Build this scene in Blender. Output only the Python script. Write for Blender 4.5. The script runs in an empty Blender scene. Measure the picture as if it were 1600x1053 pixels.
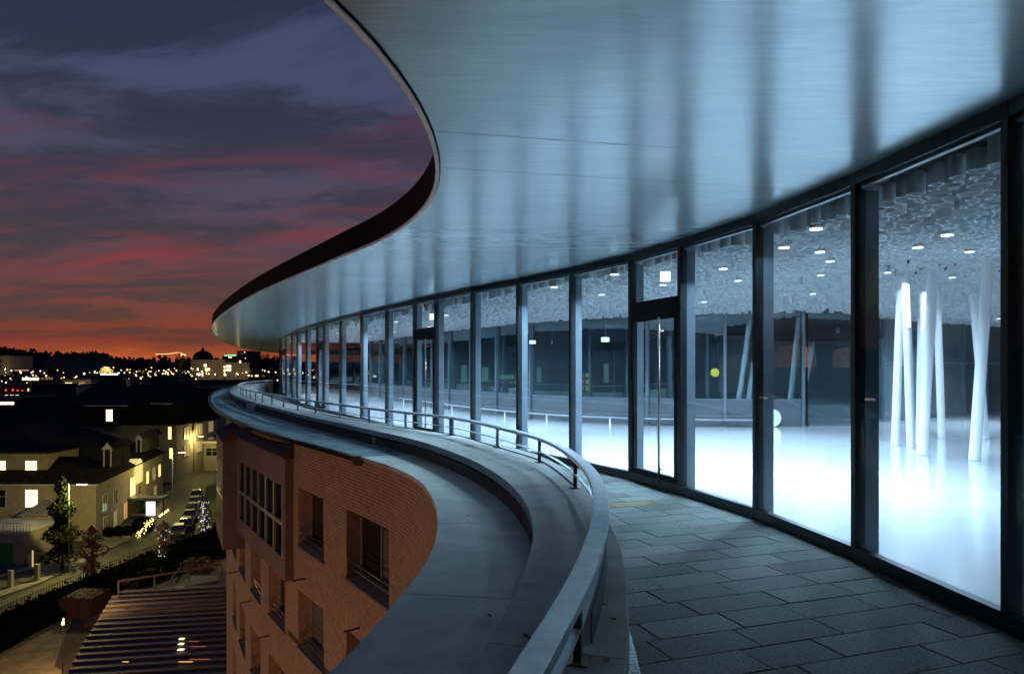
import bpy, math, random
import numpy as np
from mathutils import Vector
from mathutils.geometry import tessellate_polygon
random.seed(7); rng = np.random.default_rng(7)
SC = bpy.context.scene; COL = SC.collection
E, F, H0, CX = 2.4, 1160.0, 573.0, 800.0          # eye height over the terrace, focal length / horizon / centre of the 1600 px photograph
GZ = -18.6                                        # street level

# ------------------------------------------------------------------ camera
cd = bpy.data.cameras.new('camera'); cam = bpy.data.objects.new('camera', cd); COL.objects.link(cam)
cd.sensor_width = 36; cd.lens = F/1600*36; cd.shift_y = (H0-526.5)/1600; cd.clip_start = .05; cd.clip_end = 9000
cam.location = (0, 0, E); cam.rotation_euler = (math.pi/2, 0, 0); SC.camera = cam

# ------------------------------------------------------------------ render settings, sky, light
SC.view_settings.view_transform = 'Standard'; SC.view_settings.look = 'None'
SC.view_settings.exposure = .58; SC.view_settings.gamma = 1; SC.view_settings.use_curve_mapping = False
cy = SC.cycles
cy.use_denoising = True; cy.denoiser = 'OPENIMAGEDENOISE'; cy.denoising_input_passes = 'RGB_ALBEDO_NORMAL'
cy.max_bounces = 8; cy.diffuse_bounces = 5; cy.glossy_bounces = 4; cy.transparent_max_bounces = 24; cy.transmission_bounces = 4
cy.sample_clamp_indirect = 6; cy.caustics_reflective = False; cy.caustics_refractive = False; cy.blur_glossy = .5
HALL_W = 232.0            # W per downlight
HALL_C = (.50, .72, 1.0)

def srgb(r, g, b):
    return tuple(((c/255)/12.92 if c/255 <= .04045 else ((c/255+.055)/1.055)**2.4) for c in (r, g, b))

W = bpy.data.worlds.new('World'); SC.world = W; W.use_nodes = True
nt = W.node_tree; N = nt.nodes; L = nt.links; N.clear()
def wn(t, **k):
    n = N.new(t)
    for a, b in k.items(): setattr(n, a, b)
    return n
def wmath(op, a, b=None, clamp=False):
    n = wn('ShaderNodeMath', operation=op, use_clamp=clamp)
    for i, v in enumerate((a, b)):
        if v is None: continue
        if isinstance(v, (int, float)): n.inputs[i].default_value = v
        else: L.new(v, n.inputs[i])
    return n.outputs[0]
def wramp(fac, stops, interp='LINEAR'):
    n = wn('ShaderNodeValToRGB'); cr = n.color_ramp; cr.interpolation = interp
    while len(cr.elements) < len(stops): cr.elements.new(.5)
    for e, (p, c) in zip(cr.elements, stops): e.position = p; e.color = (*c, 1)
    L.new(fac, n.inputs[0]); return n.outputs[0]
def wmix(f, a, b, bt='MIX'):
    n = wn('ShaderNodeMix', data_type='RGBA', blend_type=bt)
    for i, v in ((0, f), (6, a), (7, b)):
        if isinstance(v, (int, float)): n.inputs[i].default_value = v
        elif isinstance(v, tuple): n.inputs[i].default_value = (*v, 1)
        else: L.new(v, n.inputs[i])
    return n.outputs[2]
tc = wn('ShaderNodeTexCoord'); sx = wn('ShaderNodeSeparateXYZ'); L.new(tc.outputs['Generated'], sx.inputs[0])
el = sx.outputs[2]
elc = wmath('MAXIMUM', el, 0.0)
den = wmath('ADD', elc, .13)
cv = wn('ShaderNodeCombineXYZ')                       # project the view direction on a cloud layer overhead
L.new(wmath('DIVIDE', sx.outputs[0], den), cv.inputs[0]); L.new(wmath('DIVIDE', sx.outputs[1], den), cv.inputs[1])
def wnoise(scale, det, rough, off=(0, 0, 0), st=(1, 1, 1), dist=0.0):
    mp = wn('ShaderNodeMapping'); mp.inputs['Location'].default_value = off; mp.inputs['Scale'].default_value = st
    mp.inputs['Rotation'].default_value = (0, 0, math.radians(24))
    L.new(cv.outputs[0], mp.inputs[0])
    n = wn('ShaderNodeTexNoise'); n.inputs['Scale'].default_value = scale; n.inputs['Detail'].default_value = det
    n.inputs['Roughness'].default_value = rough; n.inputs['Distortion'].default_value = dist
    L.new(mp.outputs[0], n.inputs['Vector']); return n.outputs[0]
# clear dusk between the clouds / dark underside of the clouds / red lit streaks, each by height over the horizon
elr = wmath('ADD', elc, wmath('MULTIPLY', wmath('SUBTRACT', wnoise(.9, 4, .55, (4, 1, 0)), .5), .09))
elr = wmath('MAXIMUM', elr, 0.0, True)
clear = wramp(elr, [(0, srgb(190, 90, 52)), (.013, srgb(132, 57, 46)), (.036, srgb(128, 52, 46)), (.10, srgb(98, 52, 60)), (.2, srgb(76, 64, 84)), (.34, srgb(68, 76, 106)), (.7, srgb(52, 68, 106))])
dark = wramp(elr, [(0, srgb(160, 70, 46)), (.025, srgb(92, 50, 50)), (.09, srgb(66, 46, 56)), (.2, srgb(52, 48, 66)), (.34, srgb(40, 46, 70)), (.7, srgb(34, 44, 74))])
red = wramp(elr, [(0, srgb(200, 94, 54)), (.02, srgb(138, 54, 46)), (.06, srgb(128, 50, 52)), (.13, srgb(136, 46, 58)), (.2, srgb(106, 48, 64)), (.34, srgb(84, 56, 82)), (.6, srgb(56, 60, 94))])
n1 = wnoise(1.25, 10, .62, (1.7, 5.2, 0), (.75, 1.25, 1), .5)
n2 = wnoise(1.5, 9, .6, (7.3, 2.2, 0), (.6, 1.5, 1), .6)
m1 = wramp(n1, [(.42, (0, 0, 0)), (.56, (1, 1, 1))], 'EASE')
m2 = wramp(n2, [(.47, (0, 0, 0)), (.70, (1, 1, 1))], 'EASE')
c = wmix(m1, clear, dark)
# the afterglow stands in the west only (left of the picture); the far side of the sky stays blue
hor = wn('ShaderNodeVectorMath', operation='DOT_PRODUCT'); L.new(tc.outputs['Generated'], hor.inputs[0]); hor.inputs[1].default_value = (-.365, .91, .19)
ang_ = wmath('ARCCOSINE', hor.outputs['Value'])
glow = wn('ShaderNodeMapRange', interpolation_type='SMOOTHSTEP'); L.new(ang_, glow.inputs[0]); glow.inputs[1].default_value = math.radians(58); glow.inputs[2].default_value = math.radians(8)
c = wmix(wmath('MULTIPLY', m2, .85), c, red)
east = wramp(elc, [(0, srgb(50, 56, 84)), (.3, srgb(44, 58, 96)), (.8, srgb(40, 58, 100))])
c = wmix(glow.outputs[0], east, c)
core = wn('ShaderNodeMapRange', interpolation_type='SMOOTHSTEP'); L.new(wmath('ARCCOSINE', hor.outputs['Value']), core.inputs[0]); core.inputs[1].default_value = math.radians(26); core.inputs[2].default_value = math.radians(11)
low = wn('ShaderNodeMapRange', interpolation_type='SMOOTHSTEP'); L.new(elc, low.inputs[0]); low.inputs[1].default_value = .036; low.inputs[2].default_value = .0
c = wmix(wmath('MULTIPLY', wmath('MULTIPLY', core.outputs[0], low.outputs[0]), .45), c, srgb(236, 118, 58))
below = wmath('LESS_THAN', el, -.002)
c = wmix(below, c, (.006, .006, .007))
sky = wn('ShaderNodeTexSky', sky_type='NISHITA'); sky.sun_disc = False; sky.sun_elevation = math.radians(-3.0); sky.sun_rotation = math.radians(-25)
bg1 = wn('ShaderNodeBackground'); L.new(c, bg1.inputs[0]); bg1.inputs[1].default_value = .59
bg2 = wn('ShaderNodeBackground'); L.new(sky.outputs[0], bg2.inputs[0]); bg2.inputs[1].default_value = .05
ad = wn('ShaderNodeAddShader'); L.new(bg1.outputs[0], ad.inputs[0]); L.new(bg2.outputs[0], ad.inputs[1])
wo = wn('ShaderNodeOutputWorld'); L.new(ad.outputs[0], wo.inputs[0])

# ------------------------------------------------------------------ materials
MATS = {}
def mat(name, col, rough=.6, metal=0.0, var=.18, vs=3.0, bump=0.0, bs=30.0, emit=None, es=1.0, spec=.5, stretch=(1, 1, 1), col2=None, coat=0.0):
    if name in MATS: return MATS[name]
    m = bpy.data.materials.new(name); m.use_nodes = True; t = m.node_tree; b = t.nodes['Principled BSDF']
    b.inputs['Roughness'].default_value = rough; b.inputs['Metallic'].default_value = metal
    b.inputs['Specular IOR Level'].default_value = spec; b.inputs['Coat Weight'].default_value = coat
    geo = t.nodes.new('ShaderNodeNewGeometry'); mp = t.nodes.new('ShaderNodeMapping'); mp.inputs['Scale'].default_value = stretch
    t.links.new(geo.outputs['Position'], mp.inputs[0])
    nz = t.nodes.new('ShaderNodeTexNoise'); nz.inputs['Scale'].default_value = vs; nz.inputs['Detail'].default_value = 6; nz.inputs['Roughness'].default_value = .6
    t.links.new(mp.outputs[0], nz.inputs['Vector'])
    r = t.nodes.new('ShaderNodeValToRGB'); c2 = col2 or col
    r.color_ramp.elements[0].position = .3; r.color_ramp.elements[0].color = (*[x*(1-var) for x in col], 1)
    r.color_ramp.elements[1].position = .7; r.color_ramp.elements[1].color = (*[min(1, x*(1+var)) for x in c2], 1)
    t.links.new(nz.outputs[0], r.inputs[0])
    oi = t.nodes.new('ShaderNodeObjectInfo'); ov = t.nodes.new('ShaderNodeMapRange'); ov.inputs[3].default_value = 1-var*.6; ov.inputs[4].default_value = 1+var*.6
    t.links.new(oi.outputs['Random'], ov.inputs[0])
    mu = t.nodes.new('ShaderNodeMix'); mu.data_type = 'RGBA'; mu.blend_type = 'MULTIPLY'; mu.inputs[0].default_value = 1
    t.links.new(r.outputs[0], mu.inputs[6]); t.links.new(ov.outputs[0], mu.inputs[7]); t.links.new(mu.outputs[2], b.inputs['Base Color'])
    if bump:
        n2 = t.nodes.new('ShaderNodeTexNoise'); n2.inputs['Scale'].default_value = bs; n2.inputs['Detail'].default_value = 4
        t.links.new(mp.outputs[0], n2.inputs['Vector'])
        bp = t.nodes.new('ShaderNodeBump'); bp.inputs['Strength'].default_value = bump; bp.inputs['Distance'].default_value = .02
        t.links.new(n2.outputs[0], bp.inputs['Height']); t.links.new(bp.outputs[0], b.inputs['Normal'])
    if emit:
        b.inputs['Emission Color'].default_value = (*emit, 1); b.inputs['Emission Strength'].default_value = es
    MATS[name] = m; return m
def glass(name, tint=(.93, .97, .96), f0=.05, alpha=1.0, body=(.01, .012, .014), refl=(1, 1, 1)):
    """architectural glass: lets light through, mirrors more at grazing angles; alpha<1 mixes a dark body in"""
    m = bpy.data.materials.new(name); m.use_nodes = True; t = m.node_tree; t.nodes.clear()
    o = t.nodes.new('ShaderNodeOutputMaterial'); tr = t.nodes.new('ShaderNodeBsdfTransparent'); tr.inputs[0].default_value = (*tint, 1)
    gl = t.nodes.new('ShaderNodeBsdfGlossy'); gl.inputs['Roughness'].default_value = .004; gl.inputs['Color'].default_value = (*refl, 1)
    lw = t.nodes.new('ShaderNodeLayerWeight'); lw.inputs[0].default_value = .5
    p = t.nodes.new('ShaderNodeMath'); p.operation = 'POWER'; p.inputs[1].default_value = 5; t.links.new(lw.outputs['Facing'], p.inputs[0])
    q = t.nodes.new('ShaderNodeMath'); q.operation = 'MULTIPLY_ADD'; q.inputs[1].default_value = (1-f0)*.34; q.inputs[2].default_value = f0; t.links.new(p.outputs[0], q.inputs[0])
    base = tr.outputs[0]
    if alpha < 1:
        df = t.nodes.new('ShaderNodeBsdfDiffuse'); df.inputs[0].default_value = (*body, 1)
        mx = t.nodes.new('ShaderNodeMixShader'); mx.inputs[0].default_value = alpha; t.links.new(df.outputs[0], mx.inputs[1]); t.links.new(tr.outputs[0], mx.inputs[2]); base = mx.outputs[0]
    mx = t.nodes.new('ShaderNodeMixShader'); t.links.new(q.outputs[0], mx.inputs[0]); t.links.new(base, mx.inputs[1]); t.links.new(gl.outputs[0], mx.inputs[2])
    t.links.new(mx.outputs[0], o.inputs[0]); MATS[name] = m; return m
def lit(name, col, s=1.0): return mat(name, (.3, .3, .3), .5, emit=col, es=s, var=0)

M_glass = glass('clear_glass', f0=.012)
M_dglass = glass('dark_glass', (.45, .55, .55), .06, .75)
M_cglass = glass('courtyard_glass', (.6, .72, .72), .20, .80, body=(.10, .15, .18), refl=(.8, .95, 1))
M_steel = mat('dark_steel', (.018, .022, .026), .35, .6, .15, 6)
M_black = mat('black_paint', (.006, .006, .007), .6, 0, .2, spec=.15)
M_fin = mat('grey_fin', (.12, .155, .185), .4, .4, .12, 2)
M_alu = mat('aluminium', (.62, .64, .66), .28, .9, .1, 8)
M_rail = mat('brushed_rail', (.78, .84, .86), .40, .55, .16, 7, .12, 60)
M_rust = mat('bronze_post', (.10, .065, .04), .4, .6, .25, 9)
M_curb = mat('cast_concrete', (.50, .51, .46), .72, 0, .2, 3.0, .3, 55)
M_ledge = mat('ledge_concrete', (.55, .60, .51), .66, 0, .20, 2.0, .3, 45)
M_mossy = mat('mossy_ledge', (.20, .30, .31), .75, 0, .5, 2.5, .5, 30)
M_face = mat('brown_stone', (.13, .075, .045), .7, 0, .35, 5, .5, 40)
M_paver = mat('grey_granite', (.074, .090, .080), .8, 0, .5, 34, .9, 60, spec=.25)
M_paver2 = mat('dark_granite', (.062, .076, .068), .8, 0, .5, 34, .9, 60, spec=.25)
M_paver3 = mat('warm_lit_granite', (.10, .058, .016), .9, 0, .25, 60, .3, 140)  # warm light on one paver, put into its base colour
M_joint = mat('joint_sand', (.02, .02, .02), .95)
M_white = mat('white_resin', (.75, .77, .80), .35, 0, .05, 1)
M_tube = mat('white_tube', (.60, .61, .63), .3, 0, .02, 1, emit=(.72, .87, 1), es=.05)  # faint glow added to the white, standing for hall light on the poles
M_brick = mat('orange_brick', (.56, .33, .18), .8, 0, .2, 6, .5, 60)
M_mortar = mat('brick_mortar', (.10, .06, .038), .95, 0, .2, 10)
M_render = mat('beige_render', (.36, .30, .20), .85, 0, .18, 1.2, .3, 12)
M_render2 = mat('grey_render', (.28, .25, .19), .85, 0, .2, 1.0, .3, 12)
M_roof = mat('dark_roof', (.020, .018, .015), .95, 0, .5, 1.2, .6, 9, spec=.05)
M_dkroof = mat('brown_shingle', (.12, .06, .045), .85, 0, .4, 8, .6, 30)
M_frame = mat('window_frame', (.36, .29, .22), .5)
M_wframe = mat('white_frame', (.55, .52, .45), .5)
M_warm = lit('warm_window', (1.0, .68, .22), 1.6)
M_warm2 = lit('pale_window', (1.0, .80, .42), 1.9)
M_dim = lit('dim_window', (.8, .5, .18), .22)
M_green = lit('green_sign_light', (.35, 1.0, .6), 1.6)

def soffit_mat():
    m = mat('soffit_metal', (.76, .91, 1.0), .2, .6, .10, .8, .02, 2.2, stretch=(.3, 1.3, 1))
    t = m.node_tree; b = t.nodes['Principled BSDF']
    geo = t.nodes.new('ShaderNodeNewGeometry'); mp = t.nodes.new('ShaderNodeMapping'); mp.inputs['Scale'].default_value = (.35, 3.2, 1); mp.inputs['Rotation'].default_value = (0, 0, .25)
    t.links.new(geo.outputs['Position'], mp.inputs[0])
    n = t.nodes.new('ShaderNodeTexNoise'); n.inputs['Scale'].default_value = 1.8; n.inputs['Detail'].default_value = 8; n.inputs['Roughness'].default_value = .65; t.links.new(mp.outputs[0], n.inputs['Vector'])
    r = t.nodes.new('ShaderNodeMapRange'); r.inputs[1].default_value = .3; r.inputs[2].default_value = .7; r.inputs[3].default_value = .19; r.inputs[4].default_value = .27
    t.links.new(n.outputs[0], r.inputs[0]); t.links.new(r.outputs[0], b.inputs['Roughness'])
    mp2 = t.nodes.new('ShaderNodeMapping'); mp2.inputs['Scale'].default_value = (.9, 9, 1); mp2.inputs['Rotation'].default_value = (0, 0, -.12); t.links.new(geo.outputs['Position'], mp2.inputs[0])
    n2 = t.nodes.new('ShaderNodeTexNoise'); n2.inputs['Scale'].default_value = 2.4; n2.inputs['Detail'].default_value = 9; n2.inputs['Roughness'].default_value = .7; t.links.new(mp2.outputs[0], n2.inputs['Vector'])
    r2 = t.nodes.new('ShaderNodeMapRange'); r2.inputs[1].default_value = .3; r2.inputs[2].default_value = .7; r2.inputs[3].default_value = .84; r2.inputs[4].default_value = 1.08; t.links.new(n2.outputs[0], r2.inputs[0])
    old = b.inputs['Base Color'].links[0].from_socket; mu = t.nodes.new('ShaderNodeMix'); mu.data_type = 'RGBA'; mu.blend_type = 'MULTIPLY'; mu.inputs[0].default_value = 1
    t.links.new(old, mu.inputs[6]); t.links.new(r2.outputs[0], mu.inputs[7]); t.links.new(mu.outputs[2], b.inputs['Base Color'])
    bp = t.nodes.new('ShaderNodeBump'); bp.inputs['Strength'].default_value = .03; bp.inputs['Distance'].default_value = .01; t.links.new(n2.outputs[0], bp.inputs['Height'])
    if b.inputs['Normal'].links: t.links.new(b.inputs['Normal'].links[0].from_socket, bp.inputs['Normal'])
    t.links.new(bp.outputs[0], b.inputs['Normal'])
    return m
M_soffit = soffit_mat()

# ------------------------------------------------------------------ object helpers
def wloc(o):
    v = Vector((0, 0, 0))
    while o is not None: v += o.location; o = o.parent
    return v
class MB:
    def __init__(s): s.v = []; s.f = []
    def add(s, vs, fs):
        b = len(s.v); s.v += [tuple(map(float, p)) for p in vs]; s.f += [tuple(b+i for i in f) for f in fs]; return s
    def quad(s, a, b, c, d): return s.add([a, b, c, d], [(0, 1, 2, 3)])
    def prism(s, poly, z0, z1):
        n = len(poly); vs = [(x, y, z0) for x, y in poly]+[(x, y, z1) for x, y in poly]
        ar = sum(poly[i][0]*poly[(i+1) % n][1]-poly[(i+1) % n][0]*poly[i][1] for i in range(n))
        up = tuple(range(n, 2*n)); dn = tuple(reversed(range(n)))
        fs = [up, dn]+[(i, (i+1) % n, n+(i+1) % n, n+i) for i in range(n)]
        if ar < 0: fs = [tuple(reversed(f)) for f in fs]
        return s.add(vs, fs)
    def box(s, x0, x1, y0, y1, z0, z1): return s.prism([(x0, y0), (x1, y0), (x1, y1), (x0, y1)], z0, z1)
    def beam(s, p, q, z0, z1, w0, w1):
        """upright slab from p to q in plan; w0..w1 = offsets to the left of p->q"""
        d = Vector((q[0]-p[0], q[1]-p[1])); d.normalize(); n = Vector((-d.y, d.x))
        return s.prism([(p[0]+n.x*w0, p[1]+n.y*w0), (q[0]+n.x*w0, q[1]+n.y*w0), (q[0]+n.x*w1, q[1]+n.y*w1), (p[0]+n.x*w1, p[1]+n.y*w1)], z0, z1)
    def tube(s, pts, r, n=8, r1=None, cap=True):
        pts = [Vector(p) for p in pts]; k = len(pts); vs = []; fs = []; r1 = r if r1 is None else r1
        for i, p in enumerate(pts):
            d = (pts[min(i+1, k-1)]-pts[max(i-1, 0)]).normalized(); a = Vector((0, 0, 1)) if abs(d.z) < .9 else Vector((1, 0, 0))
            u = d.cross(a).normalized(); w = d.cross(u); rr = r+(r1-r)*i/(k-1)
            vs += [p+u*(rr*math.cos(2*math.pi*j/n))+w*(rr*math.sin(2*math.pi*j/n)) for j in range(n)]
        for i in range(k-1):
            for j in range(n): fs.append((i*n+j, i*n+(j+1) % n, (i+1)*n+(j+1) % n, (i+1)*n+j))
        if cap: fs += [tuple(reversed(range(n))), tuple(range((k-1)*n, k*n))]
        return s.add(vs, fs)
    def sphere(s, c, r, nu=12, nv=8, sq=(1, 1, 1)):
        vs = []; fs = []
        for i in range(nv+1):
            th = math.pi*i/nv
            for j in range(nu):
                ph = 2*math.pi*j/nu; vs.append((c[0]+r*sq[0]*math.sin(th)*math.cos(ph), c[1]+r*sq[1]*math.sin(th)*math.sin(ph), c[2]+r*sq[2]*math.cos(th)))
        for i in range(nv):
            for j in range(nu): fs.append((i*nu+j, (i+1)*nu+j, (i+1)*nu+(j+1) % nu, i*nu+(j+1) % nu))
        return s.add(vs, fs)
    def sweep(s, path, prof, closed=True, caps=True):
        """path: list of 2D pts; prof: list of (offset to the right, z)"""
        P = [Vector(p) for p in path]; k = len(P); n = len(prof); vs = []; fs = []
        for i, p in enumerate(P):
            d = (P[min(i+1, k-1)]-P[max(i-1, 0)]).normalized(); r = Vector((d.y, -d.x))
            vs += [(p.x+r.x*o, p.y+r.y*o, z) for o, z in prof]
        m = n if closed else n-1
        for i in range(k-1):
            for j in range(m): fs.append((i*n+j, i*n+(j+1) % n, (i+1)*n+(j+1) % n, (i+1)*n+j))
        if closed and caps: fs += [tuple(reversed(range(n))), tuple(range((k-1)*n, k*n))]
        return s.add(vs, fs)
    def build(s, name, m, parent=None, smooth=False, kind=None, label=None, category=None, group=None, loc=None, bevel=0):
        me = bpy.data.meshes.new(name); base = wloc(parent) if parent else Vector(loc or (0, 0, 0))
        me.from_pydata([(x-base.x, y-base.y, z-base.z) for x, y, z in s.v], [], s.f); me.update()
        ms = m if isinstance(m, (list, tuple)) else [m]
        for q in ms: me.materials.append(q)
        if smooth: me.polygons.foreach_set('use_smooth', [True]*len(me.polygons))
        o = bpy.data.objects.new(name, me); COL.objects.link(o)
        if parent: o.parent = parent
        elif loc: o.location = loc
        if bevel:
            b = o.modifiers.new('bevel', 'BEVEL'); b.width = bevel; b.segments = 2; b.limit_method = 'ANGLE'
        for k_, v_ in (('kind', kind), ('label', label), ('category', category), ('group', group)):
            if v_: o[k_] = v_
        return o
def thing(name, label, cat, loc=(0, 0, 0), group=None):
    o = bpy.data.objects.new(name, None); o.location = loc; o.empty_display_size = .3; COL.objects.link(o)
    o['label'] = label; o['category'] = cat
    if group: o['group'] = group
    return o
def shared(name, src, parent=None, loc=(0, 0, 0), rot=(0, 0, 0)):
    o = bpy.data.objects.new(name, src.data); COL.objects.link(o); o.parent = parent; o.location = loc; o.rotation_euler = rot; return o
def copy_tree(o, parent=None):
    c = o.copy(); COL.objects.link(c); c.parent = parent
    for ch in list(o.children): copy_tree(ch, c)
    return c

def gp(x, y, z=0.0):                                # a photograph pixel on the level plane z
    Y = (E-z)*F/(y-H0); return ((x-CX)/F*Y, Y)
def ga(x, y): return gp(x, y, GZ)
def at(x, y, Y): return ((x-CX)/F*Y, Y, E+(H0-y)/F*Y)
def zed(y, Y): return E+(H0-y)/F*Y
def smooth_curve(pts, step=.35, it=6, keep=False):
    P = [Vector(p) for p in pts]; out = []
    for i in range(len(P)-1):
        p0, p1, p2, p3 = P[max(i-1, 0)], P[i], P[i+1], P[min(i+2, len(P)-1)]
        n = max(2, int((p2-p1).length/step))
        for k in range(n):
            t = k/n; t0, t1, t2 = p0.lerp(p1, 1), p1, p2
            m1 = (p2-p0)*.5; m2 = (p3-p1)*.5
            if (p1-p0).length > 1e-6: m1 *= min(1, 2*(p2-p1).length/max(1e-6, (p2-p0).length))
            if (p3-p2).length > 1e-6: m2 *= min(1, 2*(p2-p1).length/max(1e-6, (p3-p1).length))
            h = (2*t**3-3*t**2+1, t**3-2*t**2+t, -2*t**3+3*t**2, t**3-t**2)
            out.append(p1*h[0]+m1*h[1]+p2*h[2]+m2*h[3])
    out.append(P[-1]); A = np.array(out)
    d = np.concatenate([[0], np.cumsum(np.hypot(*np.diff(A, axis=0).T))]); s = np.arange(0, d[-1], step)
    A = np.stack([np.interp(s, d, A[:, 0]), np.interp(s, d, A[:, 1])], 1)
    for _ in range(it):
        B = A.copy(); B[1:-1] = .25*A[:-2]+.5*A[1:-1]+.25*A[2:]; A = B
    return A
def nearest_map(A, Bc):
    idx = []; last = 0
    for p in A:
        d = np.hypot(Bc[last:last+60, 0]-p[0], Bc[last:last+60, 1]-p[1]); last = last+int(np.argmin(d)); idx.append(last)
    R = Bc[idx].astype(float)
    for _ in range(8):
        Q = R.copy(); Q[1:-1] = .25*R[:-2]+.5*R[1:-1]+.25*R[2:]; R = Q
    return R
def strip(mb, A, Bc, z0, z1):
    """closed slab between two matched plan curves"""
    k = len(A); vs = []; fs = []
    for a, b in zip(A, Bc): vs += [(a[0], a[1], z0), (b[0], b[1], z0), (b[0], b[1], z1), (a[0], a[1], z1)]
    for i in range(k-1):
        o = 4*i
        for j in range(4): fs.append((o+j, o+(j+1) % 4, o+4+(j+1) % 4, o+4+j))
    fs += [(3, 2, 1, 0), tuple(4*(k-1)+j for j in range(4))]
    return mb.add(vs, fs)
def flat(mb, loops, z, up=True):
    L3 = [[Vector((x, y, 0)) for x, y in lp] for lp in loops]; tr = tessellate_polygon(L3); pts = [p for lp in L3 for p in lp]
    fs = []
    for a, b, c in tr:
        n = (pts[b]-pts[a]).cross(pts[c]-pts[a]).z
        fs.append((a, b, c) if (n > 0) == up else (a, c, b))
    return mb.add([(p.x, p.y, z) for p in pts], fs)
def inside(pt, poly):
    x, y = pt; c = False; j = len(poly)-1
    for i in range(len(poly)):
        xi, yi = poly[i]; xj, yj = poly[j]
        if (yi > y) != (yj > y) and x < (xj-xi)*(y-yi)/(yj-yi)+xi: c = not c
        j = i
    return c

# ------------------------------------------------------------------ the plan of the pavilion
ZS, ZR, ZC, ZD = 4.8, 1.296, .888, .554            # soffit, rail top, parapet top, outer ledge
FAC = [(5.3, -8.0), (5.1, -5.5), (4.95, -3.1), (4.8, -.7), (4.7, 1.8), (4.62, 4.25), (4.51, 6.74), (4.27, 9.21), (3.86, 11.72), (3.18, 13.98), (2.54, 15.8),
       (1.44, 18.0), (.17, 20.22), (-1.2, 22.4), (-2.55, 24.82), (-3.50, 26.6), (-4.98, 29.4), (-6.6, 32.5), (-8.33, 36.0), (-10.03, 39.5), (-10.85, 41.3),
       (-12.34, 44.5), (-14.0, 48.33), (-15.56, 52.4), (-17.5, 57.4), (-19.25, 61.9), (-20.75, 66.3), (-21.9, 71.0), (-22.2, 76.0), (-20.6, 82.0)]
DOORS = {9, 14, 19, 24}                            # modules that hold a door
INNER = [(-16.9, 82.4), (-14.3, 73), (-11.9, 60.9), (-7.8, 51.6), (-3.9, 43.0), (-1.5, 38.2), (.4, 34.9), (2.5, 32.2), (4.85, 30.7), (7.2, 29.8), (11.7, 29.5), (13.8, 30.0), (16, 32.1), (25.4, 38.1)]
CLOSE = [(36, 42), (47, 36), (50, 20), (44, -2), (26, -12), (9, -12)]
HALL = FAC+INNER+CLOSE
EDGE_PX = [(520, 0), (556, 34.5), (594, 81.5), (625, 122), (653.6, 164.6), (671, 204), (680, 232), (683, 257), (682.8, 279), (679, 297), (668, 317), (650, 337), (626, 356), (586, 378.4), (546, 394.4),
           (506, 411.6), (453, 434), (399.8, 458), (360, 481), (338.6, 498), (331.5, 508), (331.5, 515), (335, 523), (344, 531.4), (358, 538), (381, 544.3), (405, 548), (435, 551.8)]
edge = [(-8, -14), (-5.6, -7), (-4.2, -3), (-2.9, 0), (-2.1, 2.2)]+[gp(x, y, ZS) for x, y in EDGE_PX]
EDGE = smooth_curve(edge, .4, 4)
OUT_LOOP = [tuple(p) for p in EDGE]+[(-38, 146), (-22, 158), (0, 150), (20, 110), (45, 75), (62, 40), (60, 0), (40, -22), (8, -24)]
CUO_PX = [(732, 1053), (780, 978), (808, 916), (830, 860), (834, 828), (831, 806), (824.2, 789.8), (806.5, 765), (781.7, 743.8), (746.3, 722.5), (703.8, 704.8), (661.3, 690.5), (617.5, 679.5), (570, 669.5), (527.5, 660), (480, 650), (441.6, 640), (405, 630.8), (377.8, 623), (364, 616.5), (359.5, 612), (361, 607.5), (370, 602.5), (384, 597.8), (405, 594.9), (426, 593.7)]
cuo = [(-3.9, -6), (-2.4, -3), (-1.25, 0), (-.62, 2.2)]+[gp(x, y, ZC) for x, y in CUO_PX]
CUO = smooth_curve(cuo, .3, 4)
CUI_PX = [(974.8, 1053), (982, 990), (984.5, 944), (984, 912), (980, 884), (971, 850), (952, 812), (925, 772), (890, 738), (848, 711), (820, 702), (775, 694.5), (739, 686.6), (694, 677.6), (653.5, 670), (613, 663.5), (577, 657.5), (539, 650.6), (509.5, 645), (470, 635.5), (440, 627), (413, 617), (398, 609), (395, 604), (404, 600), (427, 597.5)]
cui = [(-3.0, -6), (-1.5, -3), (-.3, 0), (.25, 2.0)]+[gp(x, y, ZC) for x, y in CUI_PX]
CUI = smooth_curve(cui, .3, 4)
RL_PX = [(818, 1053), (852, 998), (880, 952), (904, 908), (925, 860), (938, 815), (939.5, 786), (934, 754), (916, 726), (879, 697.5), (842, 681.5), (810, 673.5), (776, 665), (740, 657), (706, 651), (680, 648), (647, 644.5), (604, 640), (568, 635.6), (532, 631.3), (496, 626.4), (460, 621.8), (435.5, 617.3), (411, 613.5), (390, 609.5), (377, 605.5), (372.5, 601.5), (381, 597.5), (403, 594.8), (426, 593.5)]
rl = [(-3.3, -6), (-1.85, -3), (-.72, 0), (-.22, 1.6)]+[gp(x, y, ZR) for x, y in RL_PX]
RAIL = smooth_curve(rl, .25, 3)
LDO_PX = [(521, 1053), (565, 1000), (607.8, 948.9), (648.9, 903.7), (664, 882), (677.7, 856), (683.8, 818), (683, 797), (672, 771), (657, 751.6), (640, 741), (607.8, 727), (566.7, 714.6), (525, 703), (484.4, 692), (443, 681), (402, 669), (370, 656.5), (344.7, 643.5), (334, 634), (329.5, 626), (329.5, 619.5), (337, 612), (352, 606), (372, 600)]
ldo = [(-5.7, -6.5), (-4.2, -3), (-2.9, 0), (-2.0, 2.2)]+[gp(x, y, ZD) for x, y in LDO_PX]
LDO = smooth_curve(ldo, .3, 4)

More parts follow.
